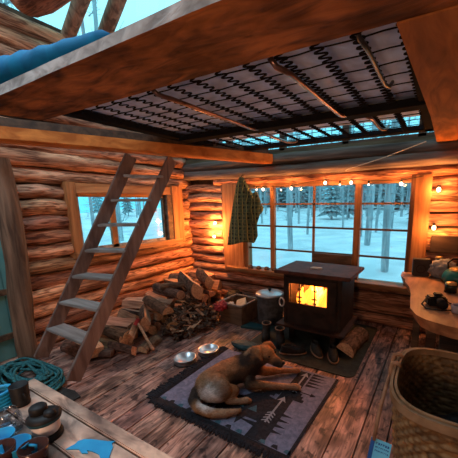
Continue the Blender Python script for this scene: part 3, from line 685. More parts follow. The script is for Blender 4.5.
# near edge fringe band, in black and teal
pz([(-RXW, RY0), (RXW, RY0), (RXW, RY0 + 0.035), (-RXW, RY0 + 0.05)], 'rug_black')
for i in range(13): pz([(-0.57 + i * 0.095, RY0 + 0.045), (-0.515 + i * 0.095, RY0 + 0.04), (-0.53 + i * 0.095, RY0 + 0.075), (-0.56 + i * 0.095, RY0 + 0.07)], ('rug_teal', 'rug_black')[i % 2], 0.0118)
# the two arrows crossing, with stepped triangles
def arrow(x0, x1, y, m1='rug_black', m2='rug_pale'):
    pz([(x0, y - 0.022), (x1, y - 0.022), (x1, y + 0.022), (x0, y + 0.022)], m1, 0.0112); pz([(x0 + 0.03, y - 0.007), (x1 - 0.03, y - 0.007), (x1 - 0.03, y + 0.007), (x0 + 0.03, y + 0.007)], m2, 0.0118)
    for k in range(4):
        xx = x0 + 0.035 * k; pz([(xx, y - 0.03), (xx + 0.014, y - 0.03), (xx + 0.034, y), (xx + 0.014, y + 0.03), (xx, y + 0.03), (xx + 0.02, y)], m2, 0.0122)
    pz([(x1 - 0.06, y - 0.035), (x1, y), (x1 - 0.06, y + 0.035), (x1 - 0.045, y)], m2, 0.0122)
def big_tri(cx, cy, w_, h_, s_, m='rug_black'):
    n = 4
    for k in range(n): 
        ww = w_ * (1 - k / n); pz([(cx - ww, cy + s_ * h_ * k / n), (cx + ww, cy + s_ * h_ * k / n), (cx + ww, cy + s_ * h_ * (k + 1) / n), (cx - ww, cy + s_ * h_ * (k + 1) / n)], m)
yv = lambda u: RY0 + u * (RY1 - RY0)
# long arrow runs parallel with the right edge
def rot_arrow(x, y0, y1):
    pz([(x - 0.03, y0), (x + 0.03, y0), (x + 0.03, y1), (x - 0.03, y1)], 'rug_black')
    pz([(x - 0.008, y0 + .02), (x + 0.008, y0 + .02), (x + 0.008, y1 - .02), (x - 0.008, y1 - .02)], 'rug_pale', 0.0118)
    for k in range(4):
        yy = y0 + 0.02 + 0.03 * k; pz([(x - 0.035, yy), (x, yy + 0.022), (x + 0.035, yy), (x + 0.035, yy + 0.013), (x, yy + 0.036), (x - 0.035, yy + 0.013)], 'rug_pale', 0.0122)
    pz([(x - 0.04, y1 - 0.07), (x, y1), (x + 0.04, y1 - 0.07), (x, y1 - 0.05)], 'rug_pale', 0.0122)
rot_arrow(0.33, -0.30, 0.05); rot_arrow(0.36, 0.12, 0.46)
big_tri(0.18, 0.12, 0.13, 0.14, -1); big_tri(0.40, 0.04, 0.09, 0.15, 1)
for k in range(4): pz([(0.36, -0.36 + k * 0.06), (0.50, -0.33 + k * 0.06), (0.36, -0.31 + k * 0.06)], 'rug_black'); pz([(0.30, -0.36 + k * 0.06), (0.12, -0.33 + k * 0.06), (0.30, -0.31 + k * 0.06)], 'rug_black')
for k in range(5): pz([(0.42, 0.26 + k * 0.045), (0.56, 0.285 + k * 0.045), (0.42, 0.30 + k * 0.045)], 'rug_black')
pz([(0.38, 0.16), (0.53, 0.16), (0.53, 0.172), (0.38, 0.172)], 'rug_black'); pz([(0.51, 0.14), (0.56, 0.166), (0.51, 0.192)], 'rug_black')
pz([(-0.18, -0.30), (0.30, -0.30), (0.30, -0.02), (0.10, 0.02), (0.02, -0.10), (-0.10, -0.12)], 'rug_black', 0.0109); pz([(0.0, -0.19), (0.06, -0.19), (0.03, -0.13)], 'rug_teal', 0.0118)
for x in (-0.06, 0.06, 0.18): pz([(x - 0.04, -0.22), (x, -0.15), (x + 0.04, -0.22)], 'rug_teal', 0.0116)
for k in range(5): pz([(-0.18 + 0.07 * k, -0.30), (-0.11 + 0.07 * k, -0.30), (-0.145 + 0.07 * k, -0.40)], 'rug_black')
pz([(0.27, -0.46), (0.42, -0.46), (0.40, 0.47), (0.29, 0.47)], 'rug_black', 0.0107)
pz([(RXW - 0.02, RY0), (RXW, RY0), (RXW + .03, RY1), (RXW + .008, RY1)], 'rug_black', 0.0118)
b.build('woven_field', rug)
b = MB(); rf = random.Random(4)
for i in range(190):      # shaggy dark left border
    yy = RY0 + (RY1 - RY0) * i / 190; L = rf.uniform(0.05, 0.11)
    b.tube([(-RXW + 0.03, yy, 0.013), (-RXW - L * 0.5, yy + rf.uniform(-.01, .01), 0.016), (-RXW - L, yy + rf.uniform(-.02, .02), 0.004)], 0.005, 'rug_black', 5)
for i in range(330):
    xx = -RXW + 2 * RXW * i / 330; L = rf.uniform(0.02, 0.055)
    b.tube([(xx, RY0 + 0.02, 0.013), (xx + rf.uniform(-.01, .01), RY0 - L * 0.5, 0.014), (xx + rf.uniform(-.02, .02), RY0 - L, 0.003)], 0.004, 'rug_black', 5)
b.build('fringe', rug)['kind'] = 'stuff'
# ------------------------------------------------------------ dog
def smooth_body(parts, name, voxel=0.008, it=3, bend=None):
    bm = bmesh.new()
    for p in parts:
        if p[0] == 'e':   # ellipsoid: centre, radii, euler
            _, c, r, e = p; M_ = Matrix.Translation(c) @ (Rz(e[2]) @ Ry(e[1]) @ Rx(e[0])).to_4x4() @ Matrix.Diagonal((*r, 1))
            bmesh.ops.create_icosphere(bm, subdivisions=3, radius=1, matrix=M_)
        else:             # chain of (point, radius)
            ch = p[1]
            for (a, ra), (c, rc) in zip(ch, ch[1:]):
                a = Vector(a); c = Vector(c); n = max(2, int((c - a).length / (0.35 * min(ra, rc))))
                for i in range(n + 1):
                    u = i / n; bmesh.ops.create_icosphere(bm, subdivisions=2, radius=ra * (1 - u) + rc * u, matrix=Matrix.Translation(a.lerp(c, u)))
    me = bpy.data.meshes.new(name); bm.to_mesh(me); bm.free()
    o = bpy.data.objects.new(name, me); COL.objects.link(o)
    r_ = o.modifiers.new('r', 'REMESH'); r_.mode = 'VOXEL'; r_.voxel_size = voxel
    s_ = o.modifiers.new('s', 'SMOOTH'); s_.iterations = it; s_.factor = 0.6
    dg = bpy.context.evaluated_depsgraph_get(); m2 = bpy.data.meshes.new_from_object(o.evaluated_get(dg)); bpy.data.objects.remove(o)
    m2.name = name; m2.polygons.foreach_set('use_smooth', [True] * len(m2.polygons)); return m2
dog = thing('dog', 'brown dog with a dark saddle lying curled on the patterned rug', 'dog', (-1.42, 1.83, 0.012))
D0 = Vector((-1.42, 1.83, 0.0))
def V(x, y, z): return Vector((x, y, z)) - D0
parts = [
 ('e', V(-1.49, 1.66, 0.115), (0.14, 0.135, 0.115), (0, 0, 0)),            # rump
 ('e', V(-1.555, 1.66, 0.12), (0.09, 0.12, 0.10), (0, 0, 0.3)),
 ('e', V(-1.42, 1.63, 0.125), (0.115, 0.09, 0.10), (0, 0.1, 0.5)),         # near thigh
 ('c', [(V(-1.53, 1.68, 0.14), 0.105), (V(-1.49, 1.82, 0.14), 0.118), (V(-1.42, 1.93, 0.15), 0.122), (V(-1.36, 2.0, 0.17), 0.115)]),
 ('c', [(V(-1.37, 1.99, 0.18), 0.108), (V(-1.31, 2.03, 0.24), 0.102), (V(-1.25, 2.05, 0.275), 0.086)]),   # neck
 ('e', V(-1.225, 2.055, 0.285), (0.088, 0.080, 0.074), (0, 0.25, 0.1)),     # skull
 ('c', [(V(-1.19, 2.06, 0.265), 0.056), (V(-1.13, 2.068, 0.235), 0.045), (V(-1.09, 2.073, 0.22), 0.037)]),  # muzzle
 ('c', [(V(-1.18, 2.06, 0.245), 0.03), (V(-1.10, 2.07, 0.215), 0.020)]),
 # ears: folded flaps
 ('c', [(V(-1.255, 2.105, 0.345), 0.022), (V(-1.225, 2.14, 0.345), 0.024), (V(-1.19, 2.16, 0.30), 0.013)]),
 ('c', [(V(-1.26, 2.0, 0.345), 0.022), (V(-1.235, 1.965, 0.335), 0.024), (V(-1.20, 1.955, 0.285), 0.013)]),
 # near front leg
 ('c', [(V(-1.34, 1.95, 0.12), 0.065), (V(-1.285, 1.90, 0.06), 0.046), (V(-1.10, 2.015, 0.038), 0.029), (V(-1.0, 2.07, 0.03), 0.025), (V(-0.945, 2.095, 0.03), 0.031)]),
 # far front leg
 ('c', [(V(-1.33, 2.06, 0.12), 0.062), (V(-1.28, 2.13, 0.06), 0.044), (V(-1.16, 2.25, 0.038), 0.029), (V(-1.09, 2.30, 0.03), 0.025), (V(-1.05, 2.33, 0.03), 0.031)]),
 # near hind leg: knee forward, hock back, foot forward
 ('c', [(V(-1.42, 1.64, 0.12), 0.075), (V(-1.335, 1.73, 0.085), 0.050), (V(-1.33, 1.66, 0.045), 0.032), (V(-1.27, 1.70, 0.03), 0.024), (V(-1.22, 1.745, 0.028), 0.029)]),
 # tail
 ('c', [(V(-1.62, 1.60, 0.07), 0.040), (V(-1.58, 1.52, 0.05), 0.040), (V(-1.48, 1.475, 0.042), 0.040), (V(-1.36, 1.485, 0.038), 0.037), (V(-1.27, 1.54, 0.035), 0.032), (V(-1.20, 1.62, 0.028), 0.018)]),
]
for (fx, fy, dx_, dy_) in ((-0.945, 2.095, 0.9, 0.42), (-1.05, 2.33, 0.75, 0.62), (-1.22, 1.745, 0.75, 0.65)):
    for k in (-1.2, -0.4, 0.4, 1.2):
        c0 = Vector((fx, fy, 0.022)) + Vector((-dy_, dx_, 0)) * 0.012 * k
        parts.append(('c', [(c0 - D0, 0.014), (c0 + Vector((dx_, dy_, 0)) * (0.032 - 0.004 * abs(k)) - D0, 0.012)]))
me = smooth_body(parts, 'dog_body', 0.0065, 3)
ca = me.color_attributes.new('tint', 'FLOAT_COLOR', 'POINT'); buf = []
def near(p, c, r): return max(0.0, 1 - (p - (Vector(c) - D0)).length / r)
for v in me.vertices:
    p = v.co; nz = noise.noise(p * 22) * 0.5 + noise.noise(p * 60) * 0.25
    col = Vector((0.36, 0.17, 0.075))
    def mixc(c, f):
        global col
        f = min(1, max(0, f)); col = col.lerp(Vector(c), f)
    wp = p + D0
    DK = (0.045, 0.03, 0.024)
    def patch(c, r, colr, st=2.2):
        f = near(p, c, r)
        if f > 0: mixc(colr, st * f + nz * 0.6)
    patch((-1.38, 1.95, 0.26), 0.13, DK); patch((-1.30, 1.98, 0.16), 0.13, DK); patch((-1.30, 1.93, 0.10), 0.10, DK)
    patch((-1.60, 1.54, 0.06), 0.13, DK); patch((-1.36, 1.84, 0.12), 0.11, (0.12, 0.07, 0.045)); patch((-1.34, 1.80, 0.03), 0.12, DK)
    patch((-1.50, 1.80, 0.26), 0.16, (0.46, 0.20, 0.09)); patch((-1.56, 1.66, 0.22), 0.12, (0.45, 0.22, 0.11))
    patch((-1.40, 1.56, 0.15), 0.15, (0.36, 0.26, 0.20), 1.6); patch((-1.42, 1.53, 0.11), 0.11, (0.85, 0.76, 0.72), 2.0)
    patch((-1.36, 1.99, 0.30), 0.05, (0.45, 0.28, 0.17), 1.5)
    patch((-1.25, 1.98, 0.24), 0.08, DK); patch((-1.19, 2.0, 0.26), 0.055, (0.10, 0.06, 0.04)); patch((-1.10, 2.05, 0.21), 0.075, DK)
    patch((-1.25, 2.07, 0.37), 0.10, (0.55, 0.22, 0.08)); patch((-1.22, 2.14, 0.33), 0.05, (0.5, 0.2, 0.08))
    mixc((0.60, 0.30, 0.16), (wp.x + 1.20) * 6 if wp.z < 0.09 and wp.x > -1.20 else 0)
    if wp.x < -1.2 and wp.y < 1.78 and wp.z < 0.075 and wp.x > -1.34: mixc((0.5, 0.30, 0.19), 0.7)
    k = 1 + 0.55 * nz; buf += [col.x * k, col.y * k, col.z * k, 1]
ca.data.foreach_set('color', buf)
mat('fur', (1, 1, 1), (0.62, 0.58, 0.55), (55, 55, 160), 0.9, bump=0.5, contrast=(0.3, 0.7), detail=3)
me.materials.clear(); me.materials.append(MT['fur'])
fb = MB(); rh = random.Random(17); vl = list(me.vertices); FT = []
for q_ in range(15000):
    v = vl[rh.randrange(len(vl))]; n_ = v.normal
    if v.co.z < 0.02 and n_.z < -0.3: continue
    wp = v.co + D0
    flow = Vector((-0.5, -0.85, -0.25)) if wp.x > -1.6 and wp.y < 2.0 else Vector((-0.8, -0.5, -0.2))
    if wp.z < 0.09 and wp.x > -1.22: flow = Vector((0.8, 0.4, -0.1))
    t_ = flow - n_ * flow.dot(n_); t_ = t_ + Vector((rh.uniform(-.3, .3), rh.uniform(-.3, .3), rh.uniform(-.3, .3)))
    dd = (t_.normalized() * 0.85 + n_ * 0.42).normalized(); L = rh.uniform(0.012, 0.022) * (0.5 if (wp.x > -1.2) else 1.0)
    sd_ = dd.cross(n_).normalized() * 0.0011; c_ = buf[4 * v.index:4 * v.index + 3]; g_ = rh.uniform(0.75, 1.35)
    fb.add([v.co - sd_, v.co + sd_, v.co + dd * L], [(0, 1, 2)], 'fur', (c_[0] * g_, c_[1] * g_, c_[2] * g_))
body = bpy.data.objects.new('dog_body', me); COL.objects.link(body); body.parent = dog
fb.build('fur', dog)['kind'] = 'stuff'
def ball(name, c, r, m, parent, sc=(1, 1, 1)):
    bm = bmesh.new(); bmesh.ops.create_icosphere(bm, subdivisions=3, radius=r)
    for v in bm.verts: v.co = Vector((v.co.x * sc[0], v.co.y * sc[1], v.co.z * sc[2])) + Vector(c)
    me = bpy.data.meshes.new(name); bm.to_mesh(me); bm.free(); me.materials.append(MT[m])
    a_ = me.color_attributes.new('tint', 'FLOAT_COLOR', 'CORNER'); a_.data.foreach_set('color', [1.0] * (4 * len(me.loops)))
    for p in me.polygons: p.use_smooth = True
    o = bpy.data.objects.new(name, me); COL.objects.link(o); o.parent = parent; return o
ball('nose', V(-1.056, 2.076, 0.232), 0.016, 'black', dog, (0.8, 1.1, 0.8))
ball('eye', V(-1.158, 2.008, 0.298), 0.0085, 'black', dog); ball('eye', V(-1.152, 2.106, 0.298), 0.0085, 'black', dog)
# ------------------------------------------------------------ stove
st = thing('wood_stove', 'black cast iron wood stove with fire burning behind its glass door', 'stove', (-1.17, 3.2, 0.009))
def sb(x0, x1, y0, y1, z0, z1, m='iron', t=1.0, bev=0.006, B=None):
    B = B or MB(); return B.bb(x0 + 1.17, x1 + 1.17, y0 - 3.2, y1 - 3.2, z0 - 0.009, z1 - 0.009, m, t, bev)
B = sb(-1.50, -1.46, 2.95, 3.48, 0.14, 0.80); sb(-0.86, -0.82, 2.95, 3.48, 0.14, 0.80, B=B); sb(-1.46, -0.86, 3.44, 3.48, 0.14, 0.80, B=B); sb(-1.46, -0.86, 2.98, 3.44, 0.14, 0.34, B=B)
sb(-1.46, -1.41, 2.956, 2.98, 0.42, 0.74, B=B); sb(-0.96, -0.86, 2.956, 2.98, 0.42, 0.74, B=B); sb(-1.46, -0.86, 2.956, 2.98, 0.74, 0.80, B=B); sb(-1.46, -0.86, 2.956, 2.98, 0.14, 0.42, B=B); B.build('stove_body', st)
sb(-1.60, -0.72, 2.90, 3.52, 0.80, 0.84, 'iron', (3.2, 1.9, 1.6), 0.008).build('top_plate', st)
B = sb(-1.47, -0.87, 2.925, 2.955, 0.395, 0.475); sb(-1.47, -0.87, 2.925, 2.955, 0.70, 0.765, B=B); sb(-1.47, -1.42, 2.925, 2.955, 0.475, 0.70, B=B); sb(-0.975, -0.87, 2.925, 2.955, 0.475, 0.70, B=B)
door = B.build('stove_door', st)
for xx in (-1.29, -1.11):
    B = MB(); sb(xx - 0.007, xx + 0.007, 2.925, 2.935, 0.455, 0.715, 'black', 1, 0, B)
    for (zz, s_) in ((0.55, .03), (0.64, 0.022), (0.50, .02)): sb(xx - s_, xx + s_, 2.926, 2.934, zz - 0.008, zz + 0.008, 'black', 1, 0, B)
    B.build('grille_bar', door)
sb(-1.425, -0.93, 2.94, 2.944, 0.455, 0.715, 'stoveglass', 1, 0).build('door_glass', door)
MB().tube([(-1.5 + 1.17 + 0.03 * math.cos(a) - 0.0, 2.905 - 3.2, 0.46 + 0.05 * math.sin(a)) for a in [2 * PI * k / 20 for k in range(20)]], 0.009, 'steel', 8, 1.0, False, True).build('door_handle', st)
for (lx, ly) in ((-1.41, 3.0), (-0.91, 3.0), (-1.41, 3.43), (-0.91, 3.43)): sb(lx - .03, lx + .03, ly - .03, ly + .03, 0.01, 0.14).build('leg', st)
sb(-1.56, -0.76, 2.86, 3.52, 0.19, 0.215, 'iron', (1.6, 1.2, 1.1)).build('ash_shelf', st)
sb(-1.45, -0.87, 3.425, 3.438, 0.35, 0.79, 'firebrick', 1, 0).build('firebrick', st)
B = MB(); rl = random.Random(2)
for k in range(3): B.log((-1.42 + 1.17, -0.08 + 0.08 * k, 0.36 + 0.03 * (k % 2)), (-0.92 + 1.17, -0.10 + 0.09 * k, 0.38), 0.04, 'charred', rl, 10, 6)
for k in range(26): B.box((rl.uniform(-0.25, 0.25), rl.uniform(-0.2, 0.1), 0.345), (0.04, 0.03, 0.03), 'ember', Rz(rl.random() * 3))
B.build('burning_logs', st)
B = MB()
for k in range(15):
    x0 = -0.25 + 0.5 * k / 14; hgt = 0.14 + 0.14 * math.exp(-((x0 + 0.02) / 0.16) ** 2) + rl.uniform(-.02, .05); y0 = rl.uniform(-0.12, 0.1)
    pts = [(x0 + 0.02 * math.sin(u * 5 + k), y0, 0.37 + hgt * u) for u in (0, 0.2, 0.4, 0.6, 0.8, 1)]
    B.tube(pts, [0.04, 0.06, 0.056, 0.042, 0.022, 0.003], 'flamecore' if k in (6, 7, 8, 9) else 'flame', 8)
B.build('flames', st)
lamp('fire_light', (0, -0.06, 0.66), 34, (1.0, 0.36, 0.09), 0.06, st)
tag(MB().prism([(0, 0), (0.13, 0.01), (0.12, 0.07), (0.01, 0.06)], 0, 0.012, 'white_cloth').build('folded_paper', None, (-1.25, 3.14, 0.84)), 'small pale folded paper on the stove top', 'paper')
tag(MB().bb(-1.50, -0.95, YB - 0.03, YB + 0.01, 0.60, 0.90, 'dark_wood', 1.5, 0.006).build('plank_screen'), 'dark brown board standing on the sill against the window behind the stove', 'board')
o = put_log((-0.70, 3.12, 0.095), PI / 2 - 0.1, 0.5, 0.10, 1, 'thick half-round log lying on the mat against the right side of the stove', None, 0.4)
# bits on the sill
rs_ = random.Random(9)
for k in range(5):
    c = (-2.5 + k * 0.14, YB - 0.06 + rs_.uniform(-.02, .02), 0.586)
    b = MB(); b.lathe([(0, 0), (0.03, 0), (0.034, 0.02), (0.02, 0.045 + rs_.uniform(0, 0.03)), (0, 0.05)], (0, 0, 0), 'bark', 10, rs_.uniform(.7, 1.3), 1.4, 1)
    tag(b.build('pine_cone', None, c), 'dark pine cone on the back window sill left of the stove', 'pine cone', 'pine cones on the sill')
# ------------------------------------------------------------ hanging flannel shirt
L_edge = [(1.95, -2.56), (1.86, -2.60), (1.75, -2.63), (1.5, -2.69), (1.25, -2.75), (1.0, -2.81)]
R_edge = [(1.95, -2.50), (1.86, -2.44), (1.75, -2.37), (1.6, -2.25), (1.53, -2.16), (1.47, -2.17), (1.40, -2.24), (1.28, -2.27), (1.12, -2.26), (1.0, -2.33)]
def ip(tab, z):
    for (z0, x0), (z1, x1) in zip(tab, tab[1:]):
        if z <= z0 and z >= z1: return x0 + (x1 - x0) * (z0 - z) / (z0 - z1)
    return tab[-1][1]
b = MB(); nu, nv = 44, 40; ring = []
for j in range(nv + 1):
    z = 1.95 - 0.95 * j / nv; xl, xr = ip(L_edge, z), ip(R_edge, z); dep = 0.03 + 0.05 * min(1, j / 14)
    for i in range(nu):
        a = 2 * PI * i / nu; fx = (math.cos(a) + 1) / 2; x = xl + (xr - xl) * fx
        yy = math.sin(a) * dep + 0.014 * math.sin(fx * 20 + z * 3) * min(1, j / 8)
        zz = z - (0.04 * math.sin(fx * 5 + 1) + 0.05 * (1 - fx) * 0 if j == nv else 0)
        b.v.append(Vector((x, yy, zz)))
k = b.mi('plaid')
for j in range(nv):
    for i in range(nu): b.f.append([j * nu + i, j * nu + (i + 1) % nu, (j + 1) * nu + (i + 1) % nu, (j + 1) * nu + i]); b.m.append(k); b.t.append((1, 1, 1)); b.sm.append(True)
b.f.append(list(range(nu))); b.m.append(k); b.t.append((1, 1, 1)); b.sm.append(False); b.f.append([nv * nu + i for i in range(nu)][::-1]); b.m.append(k); b.t.append((1, 1, 1)); b.sm.append(False)
sh = thing('flannel_shirt', 'dark green plaid flannel shirt hanging from a log at the left of the back window', 'shirt', (0, 3.64, 0))
b.build('shirt_body', sh)
MB().tube([(-2.53, 0.0, 1.94), (-2.53, 0.03, 1.98), (-2.53, 0.10, 1.985)], 0.006, 'black', 6).build('hanging_loop', sh)
b = MB(); b.tube([(-2.27, -0.05, 1.72), (-2.22, -0.06, 1.6), (-2.24, -0.055, 1.42), (-2.30, -0.05, 1.25)], [0.035, 0.045, 0.04, 0.035], 'plaid', 12); b.build('sleeve', sh)
# clothes line under the loft
b = MB(); b.tube([(-1.06, 3.77, 1.965), (-1.02, 3.72, 1.975), (-0.6, 3.68, 2.075), (-0.195, 3.66, 2.20)], 0.005, 'rope_line', 6)
tag(b.build('clothes_line'), 'thin pale rope running diagonally across the grey log above the back window', 'rope')
# ------------------------------------------------------------ string lights
sl = thing('string_lights', 'string of warm bulbs along the top of the back window', 'string lights', (0, 3.80, 0))
BU = [(-2.25, 1.775), (-2.36, 1.775), (-1.80, 1.775), (-1.96, 1.76), (-1.32, 1.83), (-0.99, 1.82), (-1.13, 1.80), (-0.42, 1.785), (-0.78, 1.79)]
BU.sort()
pts = [(-2.62, -0.02, 1.84)]
for (x, z) in BU: pts += [(x - 0.03, -0.02, z + 0.045), (x, -0.02, z + 0.04)]
pts += [(-0.2, -0.02, 1.86)]
MB().tube(pts, 0.003, 'black', 5).build('wire', sl)
for i, (x, z) in enumerate(BU):
    big = x in (-2.25, -1.80, -1.32, -0.42, -0.99)
    bb_ = ball('bulb', (x, -0.02, z), 0.018 if big else 0.010, 'bulb_pale', sl, (1, 1, 1.25))
    MB().lathe([(0.008, 0.018), (0.011, 0.022), (0.011, 0.045), (0, 0.047)], (x, -0.02, z), 'black', 10).build('bulb_socket', bb_)
    if big: lamp('bulb_light', (x, -0.06, z), 2.4, WARM, 0.02, sl)
def wall_bulb(x, z, label, p=7.0, y=3.79):
    t = thing('wall_bulb', label, 'lamp', (x, y, z))
    bb_ = ball('bulb', (0, 0, 0), 0.02, 'bulb_glow', t, (1, 1, 1.3)); MB().lathe([(0.010, 0.022), (0.014, 0.026), (0.014, 0.05), (0, 0.052)], (0, 0, 0), 'black', 10).build('socket', t)
    lamp('bulb_light', (0, -0.05, 0), p, WARM, 0.03, t)
wall_bulb(-3.17, 1.27, 'upper warm bulb on the log wall in the corner left of the back window', 20)
wall_bulb(-3.20, 1.05, 'lower warm bulb on the log wall in the corner left of the back window', 20)
wall_bulb(-0.04, 1.71, 'upper warm bulb on the log wall right of the back window', 9)
wall_bulb(-0.05, 1.30, 'lower warm bulb on the log wall right of the back window', 8, 3.76)
# ------------------------------------------------------------ counter at right
ct = thing('counter', 'live-edge wooden slab counter at the right below the window', 'counter', (0.3, 3.0, 0))
edge = [(-0.33, 3.72), (-0.325, 3.52), (-0.27, 3.38), (-0.255, 3.25), (-0.20, 3.08), (-0.17, 2.85), (-0.155, 2.65), (-0.14, 2.45), (-0.09, 2.31), (-0.02, 2.24), (0.10, 2.19), (0.3, 2.16), (0.7, 2.13), (1.3, 2.12), (1.3, 3.72)]
n = len(edge); vs = [(x - 0.3, y - 3, 0.78) for x, y in edge] + [(x - 0.3 + (0.035 if i < 12 else 0), y - 3 + (0.03 if 6 < i < 14 else 0), 0.685) for i, (x, y) in enumerate(edge)]
b = MB(); b.add(vs, [list(range(n)), [n + i for i in range(n)][::-1]] + [(i, n + i, n + (i + 1) % n, (i + 1) % n) for i in range(n)], ['slab_wood', 'slab_wood'] + ['bark' if False else 'slab_wood'] * n); b.build('slab', ct)
for (x, y) in ((0.02, 2.5), (-0.12, 3.45), (1.1, 2.4), (1.1, 3.5)): MB().bb(x - 0.335, x - 0.265, y - 3.035, y - 2.965, 0, 0.685, 'dark_wood', 1.2, 0.004).build('leg', ct)
tag(MB().bb(0.1, 0.75, 2.75, 3.2, 0.0, 0.32, 'dark_wood', 1.0, 0.01).build('storage_box'), 'dark wooden box on the floor under the counter', 'box')
sp = thing('radio', 'small dark brown radio at the left end of the counter', 'radio', (-0.14, 3.62, 0.78), 0.15)
MB().bb(-0.08, 0.09, -0.05, 0.06, 0, 0.19, 'speaker', 1.0, 0.008).build('case', sp)
b = MB(); b.tube([(0 + 0.045 * math.cos(2 * PI * k / 20), -0.052, 0.085 + 0.045 * math.sin(2 * PI * k / 20)) for k in range(20)], 0.006, 'iron', 6, 1.5, False, True); b.lathe([(0, 0), (0.02, 0.0), (0.02, 0.004)], (0, -0.052, 0.085), 'iron', 12); b.build('speaker_ring', sp)
cloth_blob('grey_bag', (0.08, 3.58, 0.88), (0.13, 0.10, 0.11), 'greycloth', 6, 0.025, label='grey crumpled bag on the counter beside the radio', cat='bag', zf=0.782)
kt = thing('kettle', 'teal enamel kettle with gold rim at the right edge of the counter', 'kettle', (0.20, 3.42, 0.78))
MB().lathe([(0, 0), (0.10, 0), (0.13, 0.03), (0.135, 0.07), (0.11, 0.12), (0.08, 0.135)], (0, 0, 0), 'teal_enamel', 32).build('kettle_body', kt)
MB().lathe([(0.085, 0.133), (0.088, 0.14), (0.06, 0.155), (0, 0.16)], (0, 0, 0), 'gold', 32).build('lid', kt)
MB().tube([(-0.08, 0, 0.14), (-0.09, 0, 0.2), (-0.05, 0, 0.245), (0.05, 0, 0.245), (0.09, 0, 0.2), (0.08, 0, 0.14)], 0.008, 'black', 8).build('handle', kt)
for (x, y, s_, lab) in ((0.14, 3.06, 0.05, 'nearer jar with a pale metal lid on the counter edge of the picture'), (0.03, 3.66, 0.035, 'small gold-topped jar behind the grey bag')):
    j = thing('jar', lab, 'jar', (x, y, 0.78)); hh = 0.07 if s_ > 0.04 else 0.2
    MB().lathe([(0, 0), (s_, 0), (s_, hh), (s_ * 0.8, hh + 0.01)], (0, 0, 0), 'bottle_dark', 20).build('jar_body', j)
    MB().lathe([(s_ * 0.95, hh), (s_ * 0.95, hh + 0.018), (0, hh + 0.02)], (0, 0, 0), 'gold', 20).build('lid', j)
# binoculars-like black gear
gl = thing('camera_gear', 'black camera with strap lying on the front of the counter', 'camera', (0.04, 2.62, 0.78), 0.35)
MB().bb(-0.08, 0.06, -0.045, 0.045, 0.0, 0.075, 'black', 1, 0.012).bb(-0.03, 0.03, -0.03, 0.03, 0.075, 0.1, 'black', 1, 0.008).build('body', gl)
MB().tube([(-0.0, -0.045, 0.04), (0.0, -0.12, 0.04)], 0.035, 'black', 20).build('lens', gl)
MB().tube([(-0.08, 0, 0.06), (-0.13, -0.05, 0.02), (-0.12, -0.12, 0.008), (-0.02, -0.15, 0.008), (0.08, -0.13, 0.008), (0.12, -0.05, 0.008), (0.10, 0.05, 0.01), (0.06, 0.01, 0.06)], 0.007, 'black', 6, 1, True, False, 0.5).build('strap', gl)
mg = thing('mug', 'small lilac mug beside the black camera on the counter', 'mug', (0.17, 2.50, 0.78))
MB().lathe([(0, 0), (0.034, 0), (0.04, 0.06), (0.037, 0.06), (0.03, 0.008), (0, 0.008)], (0, 0, 0), 'lilac', 24).build('cup', mg)
MB().tube([(0.038, 0, 0.05), (0.062, 0, 0.045), (0.06, 0, 0.02), (0.035, 0, 0.012)], 0.005, 'lilac', 8).build('handle', mg)
tag(MB().bb(-0.07, 0.75, YB - 0.10, YB - 0.055, 1.03, 1.215, 'dark_wood', 0.7, 0.006).build('wall_board'), 'dark board fixed to the log wall above the kettle', 'board')
# ------------------------------------------------------------ basket
bk = thing('wicker_basket', 'large brown wicker basket with a bent wood rim at the right foreground', 'basket', (0.17, 1.62, 0))
def sup(a, hx, hy, n_=3.4):
    c, s_ = math.cos(a), math.sin(a); return (math.copysign(abs(c) ** (2 / n_), c) * hx, math.copysign(abs(s_) ** (2 / n_), s_) * hy)
nu, nv = 224, 135; H = 0.69; vs = []
for j in range(nv + 1):
    u = j / nv; z = 0.01 + u * (H - 0.03); hx = 0.245 + 0.06 * u ** 0.8; hy = 0.28 + 0.06 * u ** 0.8
    row = j // 5; within = math.sin((j % 5 + 0.5) / 5 * PI)
    for i in range(nu):
        a = 2 * PI * i / nu; x, y = sup(a, hx, hy); wv = math.sin(a * 28 + (PI if row % 2 else 0))
        k = 0.007 * wv * within + 0.004 * within
        nrm = Vector((x, y)).normalized(); vs.append((x + nrm.x * k, y + nrm.y * k, z))
fs = [(j * nu + i, j * nu + (i + 1) % nu, (j + 1) * nu + (i + 1) % nu, (j + 1) * nu + i) for j in range(nv) for i in range(nu)]
b = MB(); b.add(vs, fs, 'wicker', 1.0, True)
vs2 = []
for j in range(nv + 1):
    for i in range(nu):
        p = Vector(vs[j * nu + i]); q_ = Vector((p.x, p.y, 0)).normalized(); vs2.append(p - q_ * 0.012)
b.add(vs2, [tuple(reversed(f_)) for f_ in fs], 'wicker', 0.9, True)
b.build('woven_side', bk)
MB().prism([sup(2 * PI * i / 48, 0.24, 0.275) for i in range(48)], 0.0, 0.014, 'wicker').build('basket_bottom', bk)
def ringband(z0, z1, hx, hy, t, m):
    B = MB(); n = 96; vs = []
    for (o_, z) in ((t, z0), (t, z1), (-t, z1), (-t, z0)):
        for i in range(n): x, y = sup(2 * PI * i / n, hx + o_, hy + o_); vs.append((x, y, z))
    B.add(vs, [(k * n + i, k * n + (i + 1) % n, ((k + 1) % 4) * n + (i + 1) % n, ((k + 1) % 4) * n + i) for k in range(4) for i in range(n)], m); return B
ringband(0.66, 0.70, 0.314, 0.350, 0.007, 'rim_wood').build('outer_rim', bk)
ringband(0.67, 0.706, 0.295, 0.331, 0.006, 'rim_wood').build('inner_rim', bk)
b = MB()
